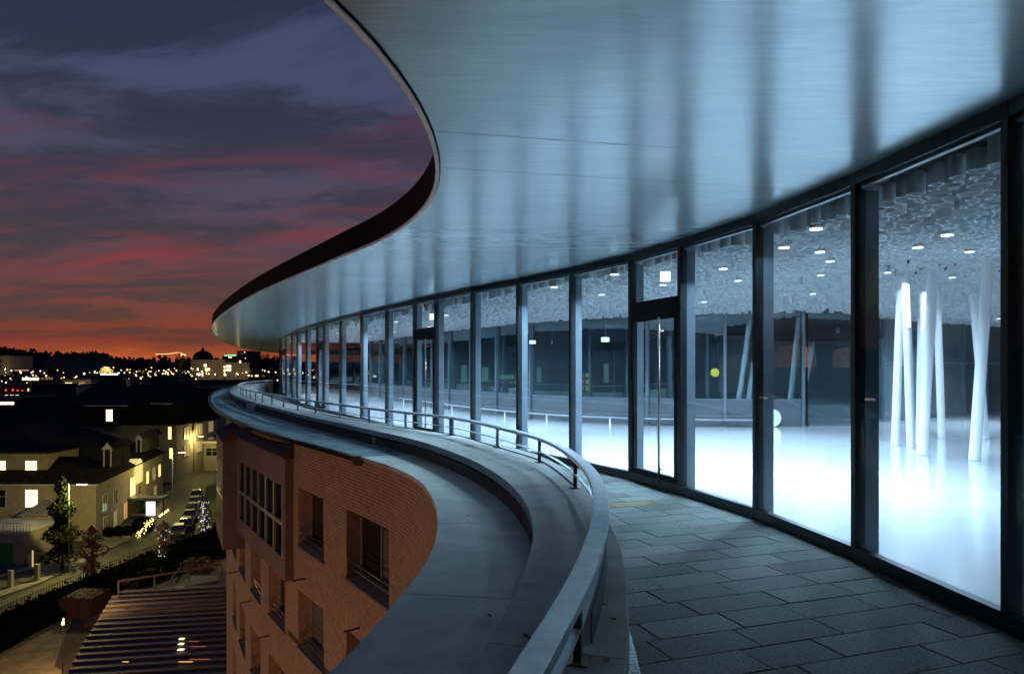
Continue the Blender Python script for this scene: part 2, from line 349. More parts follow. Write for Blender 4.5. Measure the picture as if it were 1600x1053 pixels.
# ================================================================== PAVILION
pav = thing('glass_pavilion', 'curved glass pavilion with a wide overhanging metal roof, lit blue white inside', 'pavilion', (10, 25, 0))
m = flat(MB(), [OUT_LOOP, HALL], ZS, False); soff = m.build('soffit', M_soffit, pav)
# panel seams of the soffit: thin raised cover strips running across the overhang
for px in ((683, 262, 1290, 300), (668, 205, 1060, 232)):
    a = gp(px[0]+6, px[1], ZS); b = gp(px[2], px[3], ZS)
    MB().beam(a, b, ZS-.002, ZS+.001, -.0015, .0015).build('soffit_seam', M_fin, soff)
m = MB().sweep(EDGE, [(0, ZS-.012), (.0, ZS+.5), (.05, ZS+.5), (.05, ZS-.012)]); m.build('fascia', mat('fascia_black', (.006, .004, .004), .8, 0, .3, 1, spec=.1), pav)
m = MB().sweep(EDGE, [(-.012, ZS-.03), (-.012, ZS+.01), (.035, ZS-.012), (.035, ZS-.03)]); m.build('drip_edge', mat('pale_trim', (.85, .88, .9), .5), pav)
m = flat(MB(), [OUT_LOOP], ZS+.5, True); m.build('roof', M_roof, pav)
rb = len(EDGE)-1; rest = OUT_LOOP[rb:]+[OUT_LOOP[0]]
m = MB()
for p, q in zip(rest[:-1], rest[1:]): m.beam(p, q, ZS, ZS+.49, 0, -.05)
m.build('rear_fascia', M_black, pav)
# upper roof over the hall and its ceiling board
m = flat(MB(), [HALL], 5.75, False); m.build('ceiling_board', mat('ceiling_board_grey', (.82, .86, .90), .7), pav)
m = flat(MB(), [HALL], 5.95, True)
for p, q in zip(HALL, HALL[1:]+HALL[:1]): m.quad((*p, ZS-.02), (*q, ZS-.02), (*q, 5.95), (*p, 5.95))
m.build('upper_roof', mat('roof_kerb', (.25, .27, .29), .6), pav)
# hall floor
def floor_mat():
    m = mat('polished_floor', (.68, .68, .70), .16, 0, .08, .35, .02, 1.2, spec=1.0, coat=1.0)
    b = m.node_tree.nodes['Principled BSDF']; b.inputs['Coat Roughness'].default_value = .2; b.inputs['Coat IOR'].default_value = 1.6
    return m
hf = flat(MB(), [HALL], .03, True)
for p, q in zip(HALL, HALL[1:]+HALL[:1]): hf.quad((*p, -.3), (*q, -.3), (*q, .03), (*p, .03))
hallfloor = hf.build('hall_floor', floor_mat(), kind='structure')
m = MB()
ca, sa = math.cos(.33), math.sin(.33)
for k in range(-3, 10):                            # fine movement joints of the resin floor
    c0 = 6+k*5.2
    m.beam((5.5+2*ca-c0*sa*0, c0), (24, c0+7), .0305, .033, -.006, .006)
m.build('floor_joint', mat('floor_joint_grey', (.16, .18, .2), .5), hallfloor)

def facdir(i):
    a = Vector(FAC[max(i-1, 0)]); b = Vector(FAC[min(i+1, len(FAC)-1)]); return (b-a).normalized()
# proto meshes at origin, local +x to the hall side (right of the walking direction), +y along the facade
def local(name, mb, mt):
    me = bpy.data.meshes.new(name); me.from_pydata(mb.v, [], mb.f); me.materials.append(mt); o = bpy.data.objects.new(name, me); return o
P_post = local('mullion', MB().box(-.045, .05, -.045, .045, .0, ZS-.003).box(.051, .10, -.03, .03, .2, ZS-.2), M_steel)
P_fin = local('mullion_fin', MB().box(.102, .28, -.035, .035, .035, ZS-.22), M_fin)
for i, p in enumerate(FAC):
    d = facdir(i); a = math.atan2(d.y, d.x)-math.pi/2
    off = Vector((p[0], p[1], 0))-pav.location; off.z = 0
    mu = shared('mullion', P_post, pav, off, (0, 0, a))
    shared('fin', P_fin, mu)
    if i in DOORS or i-1 in DOORS: mu.scale.y = 1.25
for i in range(len(FAC)-1):
    p, q = Vector(FAC[i]), Vector(FAC[i+1]); d = (q-p).normalized(); p2 = p+d*.053; q2 = q-d*.053
    MB().beam(p2, q2, ZS-.15, ZS-.003, .04, -.06).build('head_frame', M_steel, pav)
    MB().beam(p2, q2, ZS-.19, ZS-.152, -.03, -.10).build('glazing_bead', M_fin, pav)
    MB().beam(p2, q2, .0, .17, .045, -.06).build('sill', M_steel, pav)
    MB().beam(p2, q2, .032, .12, -.067, -.20).build('inner_sill', M_fin, pav)
    if i in DOORS:
        MB().beam(p2, q2, 3.44, 3.74, .062, -.062).build('door_head', M_black, pav)
        MB().beam(p2, q2, 3.742, ZS-.152, -.008, .008).build('transom_pane', M_glass, pav)
        dr = thing('door', 'x', 'x', (p2.x-pav.location.x, p2.y-pav.location.y, 0)); del dr['label']; del dr['category']; dr.parent = pav
        k = MB(); w = (q2-p2).length
        k.beam(p2, p2+d*.12, .172, 3.438, .045, -.045).beam(q2-d*.12, q2, .172, 3.438, .045, -.045).beam(p2+d*.121, q2-d*.121, 3.33, 3.438, .045, -.045).beam(p2+d*.121, q2-d*.121, .172, .29, .045, -.045)
        k.build('door_frame', M_black, dr)
        MB().beam(p2+d*.122, q2-d*.122, .292, 3.328, -.008, .008).build('door_pane', M_glass, dr)
        n = Vector((-d.y, d.x)); hp = p2+d*(w*.30)+n*.12
        k = MB().tube([(hp.x, hp.y, .12), (hp.x, hp.y, 3.36)], .022, 10)
        for z in (.4, 3.1): k.tube([(hp.x, hp.y, z), (hp.x-n.x*.1, hp.y-n.y*.1, z)], .012, 6)
        k.build('handle', mat('copper_handle', (.50, .36, .30), .3, .9), dr, smooth=True)
        mu = MB().beam(p2+d*(w-.07), p2+d*(w-.04), .5, 2.1, .05, .065).build('hinge', M_rust, dr)
    else:
        MB().beam(p2, q2, .171, ZS-.152, -.008, .008).build('glass_pane', M_glass, pav)
# far glazed end of the hall
e0, e1 = Vector(FAC[-1]), Vector(INNER[0])
def dist_wall(pts, name_modules): pass

# ---------------------------------------------------------------- inner glass wall towards the courtyard
inner = thing('courtyard_glass_wall', 'dark glazed wall with grey low panels across the bright hall', 'glass wall', (3, 32, 0))
IW = [tuple(FAC[-1])]+INNER[:11]
IC = np.array([INNER[0]]+INNER[1:11])
ic = smooth_curve(INNER[:11], .2, 6)
dd = np.concatenate([[0], np.cumsum(np.hypot(*np.diff(ic, axis=0).T))]); nmod = int(dd[-1]/3.0)
ip = [Vector((np.interp(s, dd, ic[:, 0]), np.interp(s, dd, ic[:, 1]))) for s in np.linspace(0, dd[-1], nmod+1)]
ZP = 1.06
segs = [(Vector(FAC[-1]), ip[0], False)]+[(a, b, True) for a, b in zip(ip[:-1], ip[1:])]
for a, b, low in segs:
    d = (b-a).normalized(); a2 = a+d*.06; b2 = b-d*.06
    if low:
        MB().beam(a2, b2, .03, ZP, -.03, .06).build('low_panel', mat('low_panel_grey', (.10, .115, .13), .4, .3, .1, 1), inner)
        MB().beam(a2, b2, ZP+.002, ZP+.06, -.06, .08).build('panel_cap', M_fin, inner)
        MB().beam(a2, b2, ZP+.062, 5.7, -.008, .008).build('glass_pane', M_cglass, inner)
    else:
        for k in range(2):
            s0 = a2.lerp(b2, k*.5); s1 = a2.lerp(b2, k*.5+.49); MB().beam(s0, s1, .05, 5.7, -.008, .008).build('glass_pane', M_cglass, inner)
    MB().beam(b-d*.058, b+d*.058, .031, 5.7, -.14, .10).build('mullion', M_fin, inner)
# right part: full height glass, then grey wall panels
rp = [Vector(p) for p in INNER[10:]]
far = []
for a, b, n_ in ((rp[0], rp[1], 1), (rp[1], rp[2], 1), (rp[2], rp[3], 5)):
    for k in range(n_):
        s0 = a.lerp(b, k/n_); s1 = a.lerp(b, (k+1)/n_); far.append((s0, s1))
for k, (a, b) in enumerate(far):
    d = (b-a).normalized(); a2 = a+d*.06; b2 = b-d*.06
    MB().beam(a2, b2, .03, .13, -.06, .06).build('sill', M_fin, inner)
    MB().beam(a2, b2, .131, 5.7, -.01, .01).build('glass_pane' if k < 2 else 'wall_panel', M_cglass if k < 2 else mat('grey_wall_panel', (.11, .135, .145), .22, .3, .25, .8), inner)
    MB().beam(b-d*.058, b+d*.058, .031, 5.7, -.12, .12).build('mullion', M_fin, inner)
    if k > 1: MB().beam(a2, b2, 2.55, 2.6, -.03, .03).build('transom', M_fin, inner)
# the rest of the hall wall, out of the picture to the right and behind the camera
hw = thing('hall_rear_wall', 'pale wall closing the right end of the hall', 'wall', (46, 20, 0))
pts = [INNER[-1]]+CLOSE+[FAC[0]]
m = MB()
for a, b in zip(pts[:-1], pts[1:]): m.beam(a, b, .03, 5.7, .05, .2)
m.build('wall', mat('rear_wall_white', (.80, .82, .84), .7), hw)

# courtyard room behind the inner wall: dark floor, a far dark wall, some lit openings
cf = thing('courtyard_room', 'dim room beyond the glass wall with an amber arched niche', 'room', (12, 38, 0))
MB().box(-8, 28, 30, 47, .0, .02).build('floor', mat('room_floor', (.06, .06, .06), .5), cf)
MB().box(-3.4, 28, 47, 47.2, 0, 4.79).beam((-3.4, 47.1), (-7.2, 60), 0, 4.79, 0, -.2).beam((-7.2, 60), (-12.5, 84), 0, 4.79, 0, -.2).build('back_wall', mat('room_wall', (.05, .065, .06), .8, 0, .4, .5), cf)
MB().box(9.6, 16.0, 35.0, 35.2, 0, 5.7).build('niche_wall', mat('niche_wall_brown', (.12, .10, .075), .8, 0, .3, .6), cf)
def arch(x0, x1, z0, z1, y, name, mt, parent):
    k = MB(); n = 14; cxm = (x0+x1)/2; r = (x1-x0)/2; pts = [(x0, y, z0), (x1, y, z0)]+[(cxm+r*math.cos(math.pi*i/n), y, z1-r*.6+r*.6*math.sin(math.pi*i/n)) for i in range(n+1)]
    vs = pts+[(a, y+.04, c_) for a, _, c_ in pts]; q = len(pts)
    k.add(vs, [tuple(range(q)), tuple(reversed(range(q, 2*q)))]+[(i, (i+1) % q, q+(i+1) % q, q+i) for i in range(q)]); return k.build(name, mt, parent)
arch(12.3, 14.3, 2.35, 3.45, 34.93, 'arch_panel', lit('amber_arch', (1, .36, .10), .13), cf)
arch(15.1, 16.3, 2.35, 3.3, 34.93, 'arch_panel', MATS['amber_arch'], cf)
arch(9.7, 11.3, 1.2, 3.0, 34.93, 'arch_panel', lit('olive_arch', (.6, .42, .1), .05), cf)
for x, z, w, h in ((-1.9, 1.5, .4, .9), (-3.2, 1.4, .35, 1.1), (-2.6, 1.5, .3, .9), (-.8, 1.6, .9, .3), (1.6, 1.4, .25, 1.0), (5.8, 1.4, .3, 1.2), (3.6, 1.2, .3, 1.4)):
    MB().box(x, x+w, 46.9, 46.96, z, z+h).build('lit_opening', lit('greenish_opening', (.45, .8, .6), .35), cf)
for i in range(3):
    for j in range(3):
        for xx in (.2, 4.0): MB().box(xx+i*.32, xx+i*.32+.2, 46.9, 46.96, .9+j*.42, 1.15+j*.42).build('reflected_window', lit('orange_reflection', (1, .55, .15), .8), cf)  # town windows mirrored in the glass, painted as glowing squares behind it
pl = thing('pendant_lamp', 'round yellow pendant lamp glowing behind the courtyard glass', 'lamp', (*at(1117, 582, 34.0)[:2], 5.7))
px, py, pz = at(1117, 582, 34.0)
MB().tube([(px, py, pz+.2), (px, py, 5.7)], .012, 6).build('cord', M_black, pl)
MB().sphere((px, py, pz), .2).build('globe', lit('yellow_globe', (1, .75, .1), 2.2), pl, smooth=True)

# ---------------------------------------------------------------- hall ceiling of hanging tube sections
def ceil_z(x, y):
    ry = (y-21.3)/(9.0 if y < 21.3 else 6.0); rx = (x-12.8)/8.5
    return 4.40+.84*math.exp(-(rx*rx+ry*ry)*1.0)
hall_np = HALL
ceil = thing('tube_ceiling', 'hanging ceiling of short open metal tubes packed side by side above the hall', 'ceiling', (8, 25, 4.4))
accepted = []; grid = {}
G = .5
def far_from_fac(x, y):
    best = 9
    for a, b in zip(FAC[3:], FAC[4:]):
        if abs(a[1]-y) > 6: continue
        ax, ay = a; bx, by = b; t = max(0, min(1, ((x-ax)*(bx-ax)+(y-ay)*(by-ay))/((bx-ax)**2+(by-ay)**2))); best = min(best, math.hypot(x-ax-t*(bx-ax), y-ay-t*(by-ay)))
    return best
hx = [p[0] for p in HALL]; 
cand = 0
for rad, tries in (((.15, .20), 3500), ((.10, .14), 70000), ((.05, .09), 150000)):
    xs = rng.uniform(-21, 40, tries); ys = rng.uniform(3.0, 62, tries); rs = rng.uniform(rad[0], rad[1], tries)
    for x, y, r in zip(xs, ys, rs):
        if abs(x) > .72*y+1.5 or x < -.33*y-1: continue
        if y > 26 and r < .10: continue
        if y > 17 and r < .075: continue
        gx, gy = int(x//G), int(y//G); ok = True
        for ax in (gx-1, gx, gx+1):
            for ay in (gy-1, gy, gy+1):
                for (X, Y, R) in grid.get((ax, ay), ()):
                    if (X-x)**2+(Y-y)**2 < (R+r)**2*.985: ok = False; break
                if not ok: break
            if not ok: break
        if not ok or not inside((x, y), hall_np): continue
        if far_from_fac(x, y) < .30+r: continue
        grid.setdefault((gx, gy), []).append((x, y, r)); accepted.append((x, y, r))
accepted.sort(key=lambda t: t[1]/max(t[2], .01))
print('ceiling tubes', len(accepted))
def ring(mb, x, y, r, n, thick, full=True):
    z0 = ceil_z(x, y)+random.uniform(-.008, .008); h = random.uniform(.20, .28)+(.35 if math.hypot(x-12.8, y-20) < 12 else 0); z1 = z0+h; t = .015 if y < 12 else (.018 if y < 20 else .022)
    cs = [(math.cos(2*math.pi*j/n), math.sin(2*math.pi*j/n)) for j in range(n)]
    vs = [(x+r*c, y+r*s, z0) for c, s in cs]+[(x+r*c, y+r*s, z1) for c, s in cs]+[(x+(r-t)*c, y+(r-t)*s, z0) for c, s in cs]+[(x+(r-t)*c, y+(r-t)*s, z1) for c, s in cs]
    fs = []
    for j in range(n):
        k = (j+1) % n
        fs += [(j, k, n+k, n+j), (j, 2*n+j, 2*n+k, k), (2*n+j, 3*n+j, 3*n+k, 2*n+k)]
    mb.rim = getattr(mb, 'rim', []); mb.rim += [len(mb.f)+3*j+1 for j in range(n)]
    mb.add(vs, fs)
M_rim = mat('lit_tube_rim', (.97, .98, .99), .45, 0, .04, 3)  # paler than the tube walls: light from the floor painted onto the rims
M_ring = mat('tube_metal', (.80, .84, .86), .4, .2, .18, 3)
for (x, y, r) in accepted[:300]:
    k = MB(); ring(k, x, y, r, 28, True); o = k.build('ceiling_tube', [M_ring, M_rim], ceil); o.data.polygons.foreach_set('material_index', [1 if j % 3 == 1 else 0 for j in range(len(k.f))])
k = MB()
for (x, y, r) in accepted[300:]: ring(k, x, y, r, 20 if y < 14 else (12 if y < 24 else 8), True)
o = k.build('ceiling_tubes', [M_ring, M_rim], ceil, kind='stuff'); o.data.polygons.foreach_set('material_index', [1 if j % 3 == 1 else 0 for j in range(len(k.f))])

# downlights
dl = [(-17, 62), (-15.5, 55), (-12, 55), (-12.5, 48), (-9, 47), (-10, 42.5), (-6.5, 41), (-7.5, 37), (-4, 36), (-5, 32), (-1.5, 32.5), (-2.5, 28), (.5, 28.5), (.4, 24.6), (22, 25), (20, 30.5), (16, 29), (28, 30),
      (25, 20), (19, 17), (30, 12), (20, 10), (15, 5), (7, 2.6), (10, 1)]
dl += [gp(x, y, 4.32) for x, y in ((1275, 369), (1281, 414), (1297, 438), (1282, 468), (1270, 484), (1130, 440), (1153, 466), (1480, 387), (1434, 413), (1515, 433), (1387, 470), (1488, 475), (1100, 486), (866, 457), (940, 472), (1036, 463), (960, 440), (1225, 402))]
POLES = [gp(px_, py_, .03) for px_, py_ in ((1398.6, 697), (1423.6, 700.5), (1441, 712), (1471.5, 685), (1540, 686), (1522.7, 720))]
for i, (x, y) in enumerate(dl):
    z = ceil_z(x, y)-.09
    t = thing('downlight', 'small round downlight shining between the ceiling tubes', 'downlight', (x, y, z), 'downlights in the tube ceiling')
    k = MB().tube([(x, y, z+.036), (x, y, z+.3)], .10, 20); k.build('housing', M_alu, t, smooth=False); MB().tube([(x, y, z+.016), (x, y, z+.034)], .09, 20).build('lens', lit('downlight_lens', (.85, .95, 1), 1.7), t)
    ld = bpy.data.lights.new('downlight_lamp', 'AREA'); ld.shape = 'DISK'; ld.size = .20; ld.energy = HALL_W*(1.0 if i % 3 else 1.7)*(.10 if y < 12 else (.38 if y < 16 else 1))*(.3 if min(math.hypot(x-a_, y-b_) for a_, b_ in POLES) < 2.2 else 1); ld.color = HALL_C; ld.spread = math.radians(149)
    lo = bpy.data.objects.new('lamp', ld); COL.objects.link(lo); lo.parent = t; lo.location = (0, 0, .005)

# ---------------------------------------------------------------- leaning white tubes in the hall
def pole(label, bx, by, tx, ty, lean_z=0.0, r=.118, lamp=None):
    b = gp(bx, by, .03); Zb = b[1]
    top_z = ceil_z(b[0], b[1])
    Zt = (top_z-E)*F/(H0-ty)
    t3 = ((tx-CX)/F*Zt, Zt, top_z)
    if abs(Zt-Zb) > .5:
        Zt = Zb+math.copysign(.5, Zt-Zb); t3 = ((tx-CX)/F*Zt, Zt, E+(H0-ty)/F*Zt)
    o = thing('white_pole', label, 'pole', (b[0], b[1], .03), 'leaning white poles in the hall')
    MB().tube([(b[0], b[1], .045), t3], r, 28).build('shaft', M_tube, o, smooth=False)
    MB().tube([(b[0], b[1], .031), (b[0], b[1], .044)], r*1.06, 28).build('foot', M_white, o)
    if lamp: 
        B = Vector((b[0], b[1], .045)); T = Vector(t3); dv = (T-B)
        q = [B+dv*lamp[0]+Vector((-.02, -.045, 0)), B+dv*lamp[1]+Vector((-.02, -.045, 0))]
        MB().tube([q[0], q[1]], r*.8, 20).build('light_strip', lit('pole_light', (.85, .95, 1), 1.25), o, smooth=True)
pole('slim white pole, left one of the outer left pair, leaning right', 1398.6, 697, 1407.6, 441)
pole('white pole with a glowing upper end, beside the leftmost pole', 1423.6, 700.5, 1415, 434, lamp=(.70, .955))
pole('thick white pole crossing in front at the middle of the sculpture', 1441, 712, 1458, 424, r=.134)
pole('white pole leaning back left, behind the thick middle pole', 1471.5, 685, 1464, 461)
pole('shorter white pole half hidden behind the thick middle pole', 1437, 692, 1441, 458)
pole('white pole leaning left behind the tallest pole', 1540, 686, 1520, 460)
pole('tallest white pole, nearest the window, leaning to the right', 1522.7, 720, 1543.8, 411, r=.134)
pole('white pole half hidden behind the dark window post', 1577, 684, 1574, 520)

# bench rail along the low panels
br = thing('white_wall_rail', 'long low white rail on brackets along the grey panels', 'rail', (3, 30, .03))
bc = np.array([(p.x, p.y) for p in ip]); bcs = smooth_curve(bc, .5, 4)
sel = [p for p in bcs if 29 < p[1] < 50 and p[0] < 10.0]
MB().sweep(sel, [(.50, .30), (.50, .34), (.70, .34), (.70, .30)]).build('seat_board', mat('bench_pale', (.30, .31, .33), .5), br)
MB().sweep(sel, [(.40, .44), (.40, .47), (.46, .47), (.46, .44)]).build('back_rail', M_fin, br)
for k in range(2, len(sel)-2, 6):
    p = Vector(sel[k]); d = (Vector(sel[k+1])-p).normalized(); r = Vector((d.y, -d.x)); c = p+r*.64
    MB().box(c.x-.03, c.x+.03, c.y-.03, c.y+.03, .031, .299).build('leg', M_white, br)
x, y = gp(1205, 667, .03); y -= .12
t = thing('round_white_disc', 'round white disc leaning on the low grey panel', 'disc', (x, y, .03))
k = MB(); k.tube([(x, y, .39), (x, y+.05, .39)], .35, 32); k.build('disc', M_white, t)
k = MB(); k.tube([(x, y-.012, .39), (x, y-.001, .39)], .06, 16); k.build('hub', M_alu, t)

def sign(label, px, py, Y, w, h, mt, cat='sign', group=None):
    x, y, z = at(px, py, Y); t = thing('exit_sign', label, cat, (x, y, z-h/2), group)
    MB().box(x-w/2, x+w/2, y, y+.05, z-h/2, z+h/2).build('housing', M_white, t)
    MB().box(x-w/2+.012, x+w/2-.012, y-.006, y-.001, z-h/2+.012, z+h/2-.012).build('lit_panel', mt, t)
    MB().tube([(x, y+.02, z+h/2), (x, y+.02, 5.2 if z > 4.2 else 4.5)], .01, 6).build('rod', M_alu, t)
M_ws = lit('white_sign_light', (.85, .96, 1), 1.25)
sign('square white lit sign above the nearer glass door', 1039.5, 432, 16.6, .25, .25, M_ws)
sign('square white lit sign above the second glass door', 676, 495, 27.6, .24, .24, M_ws)
M_es = lit('exit_sign_light', (.45, 1, .72), 1.5)
sign('green exit sign over the courtyard glass, left of the two', 832, 534.5, 33.2, .30, .16, M_es)
sign('green exit sign over the courtyard glass, right of the two', 946, 530.5, 31.2, .36, .2, M_es)

# ================================================================== TERRACE
tf = flat(MB(), [[tuple(p) for p in CUI[::2]]+[(-18, 80), (-10, 84), (0, 50), (8, 30), (8, -8)]], -.045, True)
terr = tf.build('terrace_floor', M_joint, kind='structure')
ang = math.radians(19.8); U = Vector((math.cos(ang), math.sin(ang))); V = Vector((-math.sin(ang), math.cos(ang)))
P0 = Vector(gp(987.4, 974.6)); v0 = P0.dot(V)
RW = .431
cnt = 0
cui_l = [tuple(p) for p in CUI]
for row in range(-30, 84):
    va = v0+row*RW; u = -16+random.uniform(0, .9)
    while u < 24:
        w = random.choice((.74, .89, 1.05, 1.3)); c = U*(u+w/2)+V*(va+RW/2)
        keep = False
        for du, dv in ((0, 0), (-w/2, -RW/2), (w/2, -RW/2), (w/2, RW/2), (-w/2, RW/2)):
            q = c+U*du+V*dv
            if q.y < 2.2 or q.y > 21: continue
            i = int(np.argmin(np.hypot(CUI[:, 0]-q.x, CUI[:, 1]-q.y))); fd = far_from_fac(q.x, q.y)
            t_ = CUI[min(i+1, len(CUI)-1)]-CUI[max(i-1, 0)]
            side = t_[1]*(q.x-CUI[i][0])-t_[0]*(q.y-CUI[i][1])
            if side > -.05 and not inside(q, HALL): keep = True
        if keep and c.y > 1.5:
            g = .005; zt = random.uniform(-.003, .0015); tz = random.uniform(-.002, .002)
            cs = [(-w/2+g, -RW/2+g), (w/2-g, -RW/2+g), (w/2-g, RW/2-g), (-w/2+g, RW/2-g)]
            P = [c+U*a+V*b for a, b in cs]; Q = [c+U*(a-math.copysign(.004, a))+V*(b-math.copysign(.004, b)) for a, b in cs]
            vs = [(p.x, p.y, -.044) for p in P]+[(p.x, p.y, -.005+zt) for p in P]+[(p.x, p.y, zt+tz*(1 if k in (1, 2) else -1)) for k, p in enumerate(Q)]
            fs = [(8, 9, 10, 11)]+[(4+j, 4+(j+1) % 4, 8+(j+1) % 4, 8+j) for j in range(4)]+[(j, (j+1) % 4, 4+(j+1) % 4, 4+j) for j in range(4)]
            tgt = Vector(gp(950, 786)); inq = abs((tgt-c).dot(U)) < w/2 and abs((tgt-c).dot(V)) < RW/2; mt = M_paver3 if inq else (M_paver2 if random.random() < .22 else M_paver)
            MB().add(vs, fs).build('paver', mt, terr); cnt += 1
        u += w
print('pavers', cnt)
# drain channel by the parapet foot
gr = thing('drain_channel', 'narrow slotted steel drain grate along the foot of the parapet', 'drain', (.6, 3, 0))
near = CUI[(CUI[:, 1] > .5) & (CUI[:, 1] < 7.5)]
MB().sweep(near, [(.0, .002), (.0, .006), (.115, .006), (.115, .002)]).build('trough', M_black, gr)
MB().sweep(near, [(.105, .0065), (.105, .016), (.115, .016), (.115, .0065)]).build('rim', M_fin, gr)
k = MB(); s = 0
nn = smooth_curve(near, .03, 0)
for i in range(0, len(nn)-1):
    p = Vector(nn[i]); d = (Vector(nn[i+1])-p); d.normalize(); r = Vector((d.y, -d.x)); k.beam(p+r*.005, p+r*.104, .0065, .014, -.008, .008)
k.build('grate_bars', M_steel, gr, kind='stuff')

# parapet: coping slabs over a wall
par = thing('parapet_wall', 'broad grey concrete parapet sweeping along the terrace edge', 'parapet', (0, 8, 0))
CUIm = nearest_map(CUO, CUI)
nseg = 12; i0 = 0; k = 0
while i0 < len(CUO)-2:
    i1 = min(len(CUO)-1, i0+(9 if CUO[i0][1] < 30 else 22))
    if len(CUO)-1-i1 < 4: i1 = len(CUO)-1
    a = CUO[i0:i1+1].copy(); b = CUIm[i0:i1+1].copy()
    d = a[1]-a[0]; a[0] += d*.018; d = b[1]-b[0]; b[0] += d*.018
    strip(MB(), a, b, ZC-.12, ZC).build('coping_slab', M_curb, par, bevel=.006)
    i0 = i1; k += 1
a = CUO+0; 
m = MB(); ins = np.array([(CUIm[i]-CUO[i])/max(1e-6, np.hypot(*(CUIm[i]-CUO[i]))) for i in range(len(CUO))])
strip(m, CUO+ins*.06, CUIm-ins*.01, ZC-.155, ZC-.121).build('shadow_gap', M_black, par)
strip(MB(), CUO+ins*.01, CUIm-ins*.002, -.3, ZC-.156).build('wall', M_face, par)
MB().sweep(CUIm[4:], [(.0, -.3), (0, ZC-.125), (.01, ZC-.125), (.01, -.3)]).build('inner_face', M_curb, par)

# railing on the parapet
rail = thing('parapet_railing', 'low brushed metal railing with flat handrail on the parapet', 'railing', (0, 6, ZC))
MB().sweep(RAIL, [(-.063, ZR-.05), (-.063, ZR), (.063, ZR), (.063, ZR-.05)]).build('handrail', M_rail, rail, bevel=.005)
ZM = E-1.335
MB().sweep(RAIL, [(-.022, ZM-.012), (-.022, ZM), (.022, ZM), (.022, ZM-.012)]).build('mid_rail', M_rail, rail)
MB().sweep(RAIL[(RAIL[:, 1] < 6.2) & (RAIL[:, 1] > 3.86)], [(.035, ZC+.002), (.035, ZC+.17), (.045, ZC+.17), (.045, ZC+.002)]).build('kick_plate', M_fin, rail)
posts_px = [887, 899.7, 842, 777, 706, 634.4, 576, 530, 494, 464.3, 442.3, 424.9, 410.7, 399.5, 391, 384.6, 379.6, 376]
pos = []; ix = CX+F*RAIL[:, 0]/np.maximum(RAIL[:, 1], .1); last = int(np.argmin(np.abs(RAIL[:, 1]-3.75))); pos.append(last)
turn = int(np.argmax(np.where(RAIL[:, 1] > 2.6, ix, -1e9)))
for x in posts_px[1:]:
    rng_i = [i for i in range(turn, len(RAIL)) if RAIL[i][1] < 47]; j = min(rng_i, key=lambda i: abs(ix[i]-x)); pos.append(j)
pos = [int(np.argmin(np.abs(RAIL[:, 1]+1.5)))]+pos
for n_, j in enumerate(pos):
    p = Vector(RAIL[j]); d = Vector(RAIL[j+1])-Vector(RAIL[j-1]); d.normalize(); w = .075 if n_ == 5 else .028
    k = MB(); k.beam(p-d*w, p+d*w, ZC+.012, ZR-.052, -.02, .02)
    po = k.build('post', M_rust if n_ < 4 else M_fin, rail)
    MB().beam(p-d*(w+.05), p+d*(w+.05), ZC+.001, ZC+.011, -.06, .06).build('base_plate', M_rust, po)
# cable lying along the post feet
cpath = []
for j in range(pos[2], pos[9]):
    p = Vector(RAIL[j]); d = (Vector(RAIL[j+1])-Vector(RAIL[j-1])).normalized(); r = Vector((d.y, -d.x)); ph = math.sin(j*.35)*.03
    cpath.append((p.x+r.x*(.03+ph), p.y+r.y*(.03+ph), ZC+.012))
t = thing('lightning_cable', 'thin dark cable lying along the feet of the railing posts', 'cable', cpath[0])
MB().tube(cpath, .009, 6).build('cable', M_black, t)

# fallen leaves and stains
leaf_m = mat('dry_leaf', (.16, .09, .03), .8, 0, .4, 40)
leafs = [(822, 995, ZC, 'yellow dry leaf on the parapet left of the handrail', .05), (943, 946, ZC, 'dark leaf on the parapet right of the handrail, upper of the four', .028), (941, 891, ZC, 'tiny dark leaf on the parapet beside the bend of the handrail', .018), (960, 968, ZC, 'small brown leaf on the parapet, nearest the terrace side', .026),
         (948, 1032, ZC, 'brown leaf on the parapet lowest by the bottom of the photo', .028), (765, 963, ZD, 'lone dark crumb of leaf on the outer ledge', .026), (733, 806, ZD, 'dark leaf on the outer ledge near the brick bulge', .03)]
for px, py, z, lab, s in leafs:
    s *= .62
    x, y = gp(px, py, z); a = random.uniform(0, 3); k = MB(); n = 9; vs = [(x, y, z+.012)]
    for j in range(n):
        t_ = 2*math.pi*j/n; rr = s*(1+.3*random.uniform(-1, 1)); u, v = rr*1.5*math.cos(t_), rr*.7*math.sin(t_); vs.append((x+u*math.cos(a)-v*math.sin(a), y+u*math.sin(a)+v*math.cos(a), z+.003+random.uniform(0, .012)))
    k.add(vs, [(0, 1+j, 1+(j+1) % n) for j in range(n)]); k.build('dry_leaf', leaf_m, label=lab, category='leaf', loc=(x, y, z))

